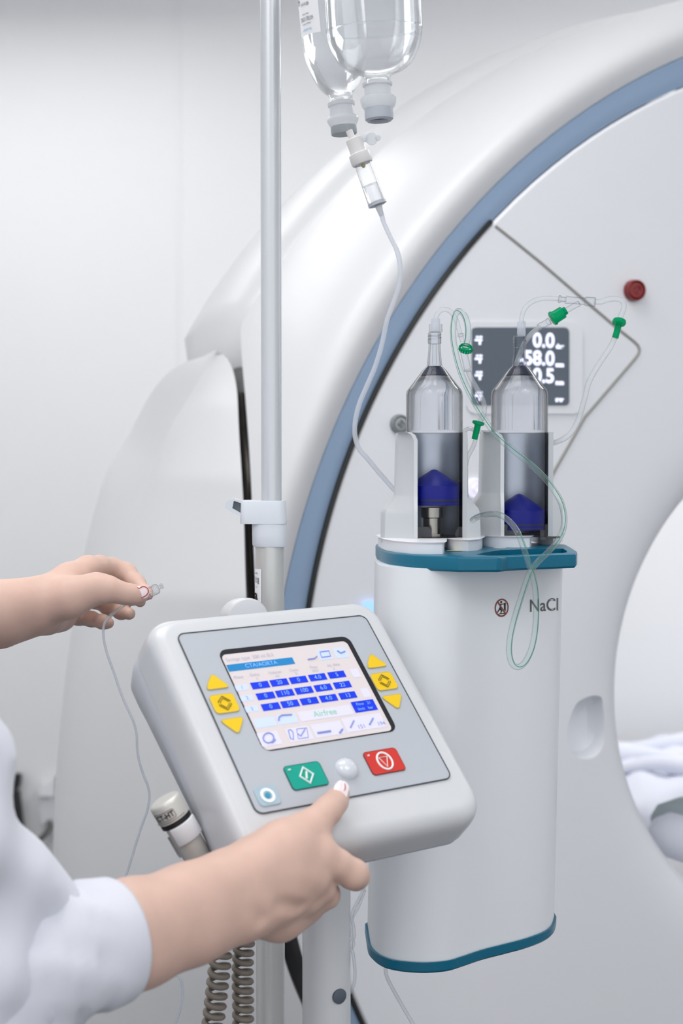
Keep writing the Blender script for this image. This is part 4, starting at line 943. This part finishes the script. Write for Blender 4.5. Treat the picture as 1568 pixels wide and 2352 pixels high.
# tilt joint behind, column, cradle
MB().lathe(P(562, 1425, 1.215), (.35, -1, .1), [(.012, -.02), (.0175, -.018), (.0185, -.014), (.0185, .008), (.017, .011), (.012, .012)], 40).build('tilt_joint', 'terminal_white', tm)
MB().tube([P(600, 1450, 1.20), P(680, 1560, 1.19), P(748, 1700, 1.17)], .016, 20).build('support_arm', 'terminal_white', tm)
YC = 1.17; xc = xat(749, YC); rc_ = 56 * YC / F
MB().lathe((xc, YC, 0), (0, 0, 1), [(rc_, .05), (rc_, zat(1780, YC)), (rc_ * .7, zat(1775, YC))], 48).build('column', 'terminal_white', tm)
MB().lathe((xc, YC, 0), (0, 0, 1), [(.11, .0), (.115, .01), (.11, .03), (rc_ + .01, .055), (rc_, .07)], 48).build('foot', 'terminal_white', tm)
an = math.asin((779 - 749) / 56); pc = Vector((xc + rc_ * math.sin(an), YC - rc_ * math.cos(an), zat(2271, YC)))
MB().lathe(pc, (math.sin(an), -math.cos(an), 0), [(17.5 * YC / F, -.001), (17.5 * YC / F, .001), (14 * YC / F, .0016)], 32).build('hole_plug', 'plug_slate', tm)

# ------------------------------------------------------------------ hand switch in its clip
YH = 1.02; u = YH / F
hs = thing('hand_switch', 'silver hand switch marked CT-HT held in a white clip', 'remote control', P(375, 1862, YH))
ha, hb = P(372, 1856, YH), P(452, 1998, YH); hd = (hb - ha).normalized(); HL = (hb - ha).length
hd = (hd + Vector((0, .12, 0))).normalized()
cap_prof = [(22 * u, -18 * u), (34 * u, -16.5 * u), (38 * u, -13 * u), (39 * u, -8 * u), (39 * u, 32 * u), (36 * u, 34 * u)]
hc = ha + hd * 0
MB().lathe(hc + (P(384, 1850, YH) - P(372, 1856, YH)), hd, cap_prof, 48).build('cap', 'remote_grey', hs)
hc = hc + (P(384, 1850, YH) - P(372, 1856, YH))
MB().lathe(hc, hd, [(34 * u, 33 * u), (38 * u, 35 * u), (38.5 * u, 40 * u), (38 * u, 45 * u), (33 * u, 47 * u)], 48).build('grip_ring', 'black_rubber', hs)
MB().lathe(hc, hd, [(32.5 * u, 44 * u), (32.5 * u, 250 * u), (28 * u, 300 * u), (16 * u, 330 * u), (10 * u, 350 * u)], 48).build('handle', 'remote_grey', hs)
q1 = (Vector((0, -1, 0)) - hd * Vector((0, -1, 0)).dot(hd)).normalized(); q2 = hd.cross(q1)
def hcyl(ang, al, r_=40.4): return hc + hd * al * u + (q1 * math.cos(ang) + q2 * math.sin(ang)) * r_ * u
sgn = 1 if q2.x > 0 else -1
m = MB().use('ink'); m.text('CT-HT', lambda x, y: hcyl(sgn * (-.28 + x / 39.4), 12 - y), 19, sx=.85, bold=.6)
fr_ = [(-.95, 1), (.32, 1), (.38, 4), (.38, 19), (.32, 22), (-.95, 22)]
den = []
for i in range(len(fr_)):
    a, b = fr_[i], fr_[(i + 1) % len(fr_)]
    for j in range(8): den.append((a[0] + (b[0] - a[0]) * j / 8, a[1] + (b[1] - a[1]) * j / 8))
m.tube([hcyl(sgn * a, b) for a, b in den], .55 * u, 5, closed=True); m.tube([hcyl(sgn * (-1.4 + .1 * i), 27) for i in range(24)], .5 * u, 5)
m.build('lettering', None, hs, smooth=False, fix=False)
clp = thing('hand_switch_clip', 'white plastic clip wrapped around the silver hand switch', 'clip', hcyl(0, 80))
MB().loft([[hcyl(sgn * a, al, r_) for a in [(-.42 + 1.9 * i / 16) for i in range(17)]] for al, r_ in ((46, 34), (45, 40), (47, 42), (88, 42), (91, 40), (91, 34))], False).build('front_jaw', 'poly_white', clp)
MB().loft([[hcyl(sgn * a, al, r_) for a in [(-1.75 - .9 * i / 8) for i in range(9)]] for al, r_ in ((70, 33), (70, 41), (118, 42), (128, 40), (128, 33))], False).build('rear_jaw', 'poly_white', clp)
# coiled cords
def coil(L, R, pitch, Y, name, label):
    c = pts(L, Y, 20); leng = [0]
    for i in range(1, len(c)): leng.append(leng[-1] + (c[i] - c[i - 1]).length)
    tot = leng[-1]; turns = tot / pitch; n = int(turns * 18); out = []
    for i in range(n + 1):
        s_ = tot * i / n; j = max(q for q in range(len(leng)) if leng[q] <= s_ + 1e-9); j = min(j, len(c) - 2)
        t = (s_ - leng[j]) / (leng[j + 1] - leng[j]); p = c[j].lerp(c[j + 1], t); a = 2 * PI * i / 18
        out.append(p + Vector((math.cos(a) * R, math.sin(a) * R, 0)))
    o_ = MB().tube(out, 7.6 * Y / F, 10).build(name, 'cord_taupe'); tag(o_, label, 'cord', 'coiled cords under the arm'); return o_
YK = 1.13; k = YK / F
coil([(545, 2060), (525, 2120), (510, 2170), (503, 2230), (496, 2290), (488, 2360), (478, 2440), (465, 2540)], 20 * k, 24 * k, YK, 'coiled_cord', 'left of the two taupe coiled cords under the forearm')
coil([(572, 2060), (566, 2120), (560, 2170), (557, 2230), (558, 2290), (558, 2360), (556, 2440), (552, 2540)], 19 * k, 22.5 * k, 1.15, 'coiled_cord', 'right of the two taupe coiled cords, beside the grey pole')

# ------------------------------------------------------------------ person: both arms as one skin surface, white coat
def smin(a, b, k): h_ = np.clip(.5 + .5 * (b - a) / k, 0, 1); return b * (1 - h_) + a * h_ - k * h_ * (1 - h_)
class Vox:
    def __init__(s, lo, hi, vx):
        s.lo = np.array(lo); s.vx = vx; s.n = np.ceil((np.array(hi) - s.lo) / vx).astype(int) + 1; s.D = np.full(s.n, .05, dtype=np.float32)
    def region(s, a, b, r):
        lo = np.maximum(0, np.floor((np.minimum(a, b) - r - s.lo) / s.vx).astype(int)); hi = np.minimum(s.n, np.ceil((np.maximum(a, b) + r - s.lo) / s.vx).astype(int) + 1)
        if (hi <= lo).any(): return None
        sl = tuple(slice(l, h_) for l, h_ in zip(lo, hi)); g = np.meshgrid(*[s.lo[i] + s.vx * np.arange(lo[i], hi[i]) for i in range(3)], indexing='ij'); return sl, np.stack(g, -1)
    def cap(s, a, b, ra, rb, k=.006, D=None, sub=False):
        D = s.D if D is None else D; a = np.array(a); b = np.array(b); rg_ = s.region(a, b, max(ra, rb) + k + 4 * s.vx)
        if rg_ is None: return
        sl, X = rg_; ba = b - a; t = np.clip(((X - a) @ ba) / max(1e-12, ba @ ba), 0, 1)
        d = np.linalg.norm(X - a - t[..., None] * ba, axis=-1) - (ra + (rb - ra) * t)
        if sub: D[sl] = -smin(-D[sl], d, k)
        else: D[sl] = smin(D[sl], d, k)
    def mesh(s):
        D = s.D; ins = D < 0; nx, ny, nz = D.shape
        c = np.zeros((nx - 1, ny - 1, nz - 1), bool); tot = np.zeros_like(c, dtype=int)
        for i in (0, 1):
            for j in (0, 1):
                for k in (0, 1): tot += ins[i:nx - 1 + i, j:ny - 1 + j, k:nz - 1 + k]
        act = (tot > 0) & (tot < 8); idx = -np.ones(act.shape, int); ii = np.argwhere(act); idx[act] = np.arange(len(ii))
        acc = np.zeros((len(ii), 3)); cnt = np.zeros(len(ii))
        cs = [(i, j, k) for i in (0, 1) for j in (0, 1) for k in (0, 1)]
        for p in cs:
            for ax_ in range(3):
                if p[ax_] == 1: continue
                q = list(p); q[ax_] = 1; dp = D[ii[:, 0] + p[0], ii[:, 1] + p[1], ii[:, 2] + p[2]]; dq = D[ii[:, 0] + q[0], ii[:, 1] + q[1], ii[:, 2] + q[2]]
                cr = (dp < 0) != (dq < 0); t = np.where(cr, dp / np.where(cr, dp - dq, 1), 0); pos = np.array(p, float)[None] + t[:, None] * np.eye(3)[ax_][None]
                acc[cr] += pos[cr]; cnt[cr] += 1
        V = (ii + acc / cnt[:, None]) * s.vx + s.lo; Fs = []
        for ax_ in range(3):
            a1_, a2_ = [(1, 2), (2, 0), (0, 1)][ax_]; sl0 = [slice(None)] * 3; sl1 = [slice(None)] * 3; sl0[ax_] = slice(0, -1); sl1[ax_] = slice(1, None)
            cr = ins[tuple(sl0)] != ins[tuple(sl1)]; e_ = np.argwhere(cr); ok = (e_[:, a1_] > 0) & (e_[:, a2_] > 0) & (e_[:, a1_] < D.shape[a1_] - 1) & (e_[:, a2_] < D.shape[a2_] - 1); e_ = e_[ok]
            flip = ins[tuple(sl0)][tuple(e_.T)]
            def g(d1, d2): q = e_.copy(); q[:, a1_] -= d1; q[:, a2_] -= d2; return idx[tuple(q.T)]
            f = np.stack([g(1, 1), g(0, 1), g(0, 0), g(1, 0)], 1); f[~flip] = f[~flip][:, ::-1]; Fs.append(f)
        return V, np.concatenate(Fs)
def rad(px, Y): return px * Y / F
class Arm:
    def __init__(s, box, vx, Ys):
        c = [P(x, y, Y) for x in box[0] for y in box[1] for Y in Ys]; s.v = Vox([min(p[i] for p in c) for i in range(3)], [max(p[i] for p in c) for i in range(3)], vx)
    def chain(s, L, k=.006, own=None, join=.004):
        """L: list of (px, py, Y, r_px)"""
        D = np.full(s.v.n, .05, dtype=np.float32) if own else s.v.D
        for a, b in zip(L[:-1], L[1:]): s.v.cap(P(*a[:3]), P(*b[:3]), rad(a[3], a[2]), rad(b[3], b[2]), k, D)
        if own: s.v.D = smin(s.v.D, D, join)
    def crease(s, a, b, r=1.6, k=.0012): s.v.cap(P(*a), P(*b), rad(r, a[2]), rad(r, b[2]), k, sub=True)
ppl = thing('person', 'person in a white coat with bare forearms working at the control terminal', 'person', (-.35, .75, 0))
# right (near) arm
R_ = Arm(((150, 900), (1760, 2420)), .0017, (.80, 1.10))
R_.chain([(190, 2165, .875, 80), (300, 2115, .902, 82), (430, 2070, .932, 72), (532, 2022, .955, 60), (600, 1992, .965, 52)], .02)
R_.chain([(190, 2215, .875, 80), (320, 2172, .91, 82), (450, 2128, .938, 68), (565, 2085, .962, 58), (610, 2070, .968, 52)], .02)
R_.chain([(590, 1990, .968, 50), (660, 1975, .975, 46), (738, 1962, .985, 36)], .012)
R_.chain([(590, 2020, .965, 50), (660, 2010, .970, 46), (722, 2020, .980, 36)], .012)
R_.chain([(588, 2060, .968, 50), (650, 2055, .975, 46), (700, 2062, .988, 36)], .012)
R_.chain([(588, 2085, .975, 50), (630, 2095, .985, 44), (658, 2105, .998, 34)], .012)
R_.chain([(600, 1975, .968, 52), (650, 1942, .975, 48), (700, 1908, .99, 37)], .014)
R_.chain([(660, 1940, .985, 40), (720, 1945, .99, 30)], .012)
R_.chain([(700, 1906, .99, 36), (728, 1886, .998, 32), (752, 1862, 1.008, 30.5), (770, 1842, 1.018, 26.5), (783, 1820, 1.026, 20.5)], .006, True, .008)
R_.chain([(738, 1964, .985, 35), (775, 1984, .990, 31), (812, 2008, .996, 32), (816, 2012, 1.02, 30), (806, 2014, 1.05, 25), (780, 2010, 1.068, 20)], .006, True, .005)
R_.chain([(722, 2024, .985, 33), (738, 2040, .992, 29), (750, 2056, 1.003, 28), (748, 2060, 1.03, 25), (724, 2054, 1.05, 20)], .006, True, .005)
R_.chain([(700, 2066, .99, 32), (708, 2078, 1.0, 27), (712, 2086, 1.012, 24), (704, 2086, 1.035, 22), (690, 2078, 1.048, 18)], .006, True, .009)
R_.chain([(656, 2104, .999, 30), (664, 2112, 1.008, 25), (672, 2116, 1.02, 21), (664, 2114, 1.038, 18), (652, 2108, 1.048, 15)], .006, True, .010)
R_.chain([(600, 2100, .985, 44), (640, 2112, .99, 38), (690, 2094, 1.005, 28)], .012)
for a, b, r_ in (((690, 1990, .945), (735, 1998, .952), 5), ((680, 2034, .946), (722, 2046, .954), 5), ((588, 2070, .925), (604, 2115, .940), 6), ((650, 2082, .948), (692, 2088, .962), 4)): R_.crease(a, b, r_, .009)
R_.crease((742, 1872, .988), (762, 1884, .998), 1.2); R_.crease((725, 1900, .968), (738, 1915, .98), 2.5, .002)
# left (far) hand
L_ = Arm(((-150, 420), (1240, 1520)), .00125, (1.14, 1.40))
L_.chain([(-160, 1425, 1.18, 80), (0, 1402, 1.21, 64), (60, 1385, 1.222, 50), (110, 1372, 1.235, 46)], .012)
L_.chain([(-160, 1440, 1.20, 80), (0, 1418, 1.22, 62), (60, 1408, 1.232, 50), (110, 1404, 1.245, 44)], .012)
L_.chain([(105, 1370, 1.238, 44), (160, 1335, 1.252, 38), (202, 1307, 1.268, 28)], .010)
L_.chain([(105, 1378, 1.25, 44), (160, 1350, 1.272, 38), (196, 1328, 1.295, 28)], .010)
L_.chain([(105, 1390, 1.26, 42), (150, 1370, 1.285, 36), (182, 1352, 1.315, 26)], .010)
L_.chain([(108, 1416, 1.25, 40), (135, 1408, 1.27, 38), (165, 1395, 1.30, 26)], .010)
L_.chain([(98, 1390, 1.228, 46), (160, 1372, 1.222, 42), (222, 1352, 1.222, 33)], .012)
L_.chain([(220, 1352, 1.222, 33), (252, 1354, 1.222, 27), (283, 1363, 1.226, 22), (305, 1366, 1.230, 20.5), (323, 1366, 1.234, 18.5)], .006, True, .008)
L_.chain([(200, 1306, 1.268, 28), (228, 1302, 1.285, 24), (256, 1304, 1.298, 21), (290, 1317, 1.302, 22), (314, 1341, 1.29, 18.5), (334, 1362, 1.268, 14), (343, 1369, 1.256, 9)], .006, True, .006)
L_.chain([(195, 1330, 1.295, 26), (245, 1338, 1.312, 22), (285, 1352, 1.31, 20), (306, 1370, 1.29, 17), (322, 1382, 1.275, 13)], .006, True, .004)
L_.chain([(182, 1354, 1.315, 24), (215, 1376, 1.318, 19), (250, 1394, 1.305, 17.5), (278, 1404, 1.288, 16.5), (297, 1410, 1.275, 14)], .006, True, .004)
L_.chain([(150, 1402, 1.290, 24), (180, 1416, 1.290, 18), (210, 1422, 1.282, 15.5), (235, 1428, 1.272, 14.5), (249, 1431, 1.268, 13)], .006, True, .004)
for (a, b) in (((239, 1300), (243, 1325)), ((278, 1300), (268, 1328)), ((314, 1318), (300, 1345)), ((229, 1290), (227, 1318))): L_.crease((a[0], a[1], 1.272), (b[0], b[1], 1.276), 1.3, .0012)
for a, b in (((220, 1294, 1.243), (230, 1316, 1.240)), ((230, 1316, 1.240), (258, 1327, 1.236)), ((258, 1327, 1.236), (292, 1344, 1.240))): L_.crease(a, b, 2.6, .003)
for a, b in (((216, 1366, 1.196), (224, 1380, 1.200)), ((262, 1345, 1.205), (266, 1360, 1.203))): L_.crease(a, b, .9, .0012)
for j in range(6): L_.crease((232 - j * 12, 1371 + j * 2, 1.190 + j * .0012), (237 - j * 12, 1392 + j * 4, 1.204), .7, .0008)
allV = []; allF = []; nV = 0
for arm in (R_, L_):
    V, Fq = arm.v.mesh(); allV.append(V); allF.append(Fq + nV); nV += len(V)
me = bpy.data.meshes.new('body'); Vv = np.concatenate(allV); Ff = np.concatenate(allF)
me.vertices.add(len(Vv)); me.vertices.foreach_set('co', Vv.astype(np.float32).ravel()); me.loops.add(Ff.size); me.loops.foreach_set('vertex_index', Ff.astype(np.int32).ravel())
me.polygons.add(len(Ff)); me.polygons.foreach_set('loop_start', np.arange(0, Ff.size, 4, dtype=np.int32)); me.polygons.foreach_set('use_smooth', [True] * len(Ff)); me.update(calc_edges=True); me.validate()
# join to upper arms and chest (hidden by the coat) so that the body is one surface object
bm = bmesh.new(); bm.from_mesh(me)
bmesh.ops.smooth_vert(bm, verts=bm.verts, factor=.5, use_axis_x=True, use_axis_y=True, use_axis_z=True)
bm.to_mesh(me); bm.free(); me.polygons.foreach_set('use_smooth', [True] * len(me.polygons))
me.materials.append(MATS['skin']); bo = bpy.data.objects.new('body', me); COL.objects.link(bo); bo.parent = ppl; bo.matrix_parent_inverse = ppl.matrix_basis.inverted()
# nails
def nail(c, Y, axd, ln, wd, reds, tiltv=(0, 0, 0), up=3.0):
    u = Y / F; o = P(c[0], c[1], Y); a = (P(c[0] + axd[0], c[1] + axd[1], Y) - o).normalized(); n = (-ray(*c).normalized() + Vector(tiltv)).normalized(); a = (a - n * a.dot(n)).normalized(); b = n.cross(a)
    rows = []
    for i in range(9):
        s_ = -1 + 2 * i / 8; row = []
        for j in range(9):
            t = -1 + 2 * j / 8; wj = wd * u * (1 - max(0, abs(s_) - .35) ** 2 * (1.3 if s_ > 0 else .7))
            row.append(o + a * s_ * ln * u + b * t * wj + n * (1 - t * t * .9 - s_ * s_ * .35) * up * u)
        rows.append(row)
    m = MB().loft(rows, False); nb = [[p - n * 1.2 * u for p in r] for r in rows]; m.loft(nb, False)
    o_ = m.build('nail', 'nail_polish', ppl, fix=False)
    for L in reds: 
        q = catmull([P(x, y, Y) + n * up * u * .75 for x, y in L], 5); MB().tube(q, 1.1 * u, 6).build('nail_stripe', 'nail_red', o_)
nail((783, 1815), 1.0165, (10, -36), 21.5, 17, [[(766, 1819), (771, 1822), (777, 1821)], [(785, 1822), (791, 1815), (793, 1807), (791, 1799)]], (.05, .0, .25), 3.5)
nail((327, 1360), 1.2265, (30, 4), 15.5, 14, [[(315, 1349), (320, 1351), (328, 1347), (337, 1350), (341, 1358), (336, 1367), (325, 1373)]], (0, 0, 0), 3.0)
# coat: sleeve with turned cuff, upper sleeve and body, folds from displaced rings
def ringrow(c, ax_, ra, rb, n=56, ph=0, amp=.0, fr=5):
    ax_ = ax_.normalized(); up = Vector((0, 0, 1)); up = (up - ax_ * up.dot(ax_)).normalized(); q = ax_.cross(up); row = []
    for k in range(n):
        a = 2 * PI * k / n; w_ = 1 + amp * math.sin(fr * a + ph) + amp * .6 * math.sin((fr * 2 + 1) * a + ph * 1.7)
        row.append(c + up * math.cos(a) * ra * w_ + q * math.sin(a) * rb * w_)
    return row
cs = [(268, 2157, .898, 143, .0), (258, 2160, .896, 149, .003), (235, 2167, .891, 152, .008), (205, 2176, .884, 157, .014), (190, 2181, .881, 150, .03), (165, 2190, .876, 158, .05), (140, 2198, .871, 172, .03), (115, 2208, .866, 162, .055), (85, 2222, .861, 184, .04), (50, 2236, .855, 178, .06), (15, 2250, .85, 194, .04), (-45, 2275, .842, 204, .045), (-110, 2290, .835, 210, .05)]
rows = []
pc = [P(x, y, Y) for x, y, Y, r_, am in cs]
for i, (x, y, Y, r_, am) in enumerate(cs):
    ax_ = (pc[0] - pc[-1]).normalized() if i < 4 else (pc[i - 1] - pc[min(i + 1, len(pc) - 1)])
    if i < 5: ax_ = (P(300, 2140, .91) - P(200, 2178, .884)).normalized()
    rows.append(ringrow(pc[i], ax_, rad(r_, Y), rad(r_, Y) * .86, ph=i * .9, amp=am))
inner = [c + (p - c) * .955 for c, p in [(pc[0], p) for p in rows[0]]]; inner2 = [pc[3] + (p - pc[3]) * .9 for p in rows[3]]
body_cloth = MB().loft([inner2, inner] + rows, True)
body_cloth.build('coat_sleeve', 'coat_cotton', ppl, ang=80)
V2 = Vox((-.80, .45, .62), (-.10, 1.22, 1.42), .007)
def cp3(a, b, ra, rb, k=.03): V2.cap(a, b, ra, rb, k)
cp3(P(-75, 2290, .845), P(-235, 1880, .83), .052, .062); cp3(P(-235, 1880, .83), P(-420, 1500, .82), .062, .075)
cp3(P(-420, 1500, .82), (-.50, .98, 1.30), .085, .085); cp3(P(-760, 1700, .9), (-.58, .85, .65), .10, .14, .05)
cp3((-.50, 1.0, 1.28), P(-400, 1480, 1.12), .07, .058); cp3((-.54, .95, 1.25), (-.58, .95, .65), .12, .14, .05)
cp3(P(-400, 1480, 1.12), P(-200, 1450, 1.17), .056, .046)
cp3(P(-20, 2010, .86), P(38, 2060, .865), .030, .034, .02)
X_ = np.stack(np.meshgrid(*[V2.lo[i] + V2.vx * np.arange(V2.n[i]) for i in range(3)], indexing='ij'), -1)
V2.D += (.0045 * np.sin(X_[..., 0] * 70 + X_[..., 2] * 95 + 2 * np.sin(X_[..., 1] * 22)) + .003 * np.sin(X_[..., 0] * 120 - X_[..., 2] * 60 + X_[..., 1] * 50)).astype(np.float32)
V, Fq = V2.mesh(); me = bpy.data.meshes.new('coat'); me.from_pydata(V.tolist(), [], Fq.tolist())
bm = bmesh.new(); bm.from_mesh(me)
for _ in range(3): bmesh.ops.smooth_vert(bm, verts=bm.verts, factor=.5, use_axis_x=True, use_axis_y=True, use_axis_z=True)
bm.to_mesh(me); bm.free()
me.polygons.foreach_set('use_smooth', [True] * len(me.polygons)); me.materials.append(MATS['coat_cotton'])
co = bpy.data.objects.new('coat', me); COL.objects.link(co); co.parent = ppl; co.matrix_parent_inverse = ppl.matrix_basis.inverted()

# ------------------------------------------------------------------ luer tip held in the far hand, with its line
ex = thing('extension_line', 'thin clear line with a luer tip pinched between thumb and index finger', 'tubing', P(350, 1358, 1.245))
YE = 1.246; u = YE / F; dv = (P(380, 1342, YE) - P(345, 1360, YE)).normalized(); oE = P(345, 1360, YE)
MB().lathe(oE, dv, [(9 * u, -4 * u), (12 * u, -3 * u), (12.5 * u, 0), (12.5 * u, 4 * u), (11.5 * u, 5 * u), (11.5 * u, 9 * u), (12.5 * u, 10 * u), (12 * u, 19 * u), (9 * u, 21 * u), (5 * u, 22 * u), (4 * u, 30 * u), (2 * u, 31 * u)], 28).build('luer_tip', 'clear_barrel', ex)
m = MB()
for j in range(4): m.lathe(oE + dv * (3 + 4.5 * j) * u, dv, [(9.5 * u, -.7 * u), (10.5 * u, 0), (9.5 * u, .7 * u)], 24, cap0=False, cap1=False)
m.lathe(oE + dv * 28 * u, dv, [(4 * u, -2 * u), (7 * u, 0), (7.5 * u, 2 * u), (5 * u, 5 * u), (2 * u, 6 * u)], 20); m.build('thread', 'clear_plastic', ex)
MB().tube(pts([(345, 1361, 1.246), (320, 1374, 1.256), (298, 1381, 1.262), (283, 1391, 1.24), (266, 1404, 1.228), (252, 1416, 1.222)], YE), 4.2 * u, 12).build('flexible_sleeve', 'tube_plastic', ex)
MB().lathe(P(250, 1418, 1.221), axisd((252, 1416), (242, 1430), 1.221), [(4 * u, -5 * u), (5.5 * u, -4 * u), (5.5 * u, 3 * u), (4 * u, 4 * u)], 16).build('joint_ring', 'clear_plastic', ex)
MB().tube(pts([(252, 1416), (243, 1426), (238, 1438), (237, 1456), (240, 1478), (247, 1505), (256, 1530), (265, 1555), (274, 1582), (284, 1608), (297, 1636), (308, 1662), (314, 1690), (315, 1720), (320, 1750), (330, 1782), (340, 1808), (343, 1832), (338, 1862), (326, 1895), (312, 1938), (298, 1985), (285, 2025), (275, 2075), (300, 2140), (360, 2200), (405, 2238), (418, 2262), (419, 2290), (412, 2325), (400, 2362), (385, 2430)], 1.221, 8), 2.9 * u, 10).build('tubing', 'tube_milky', ex)
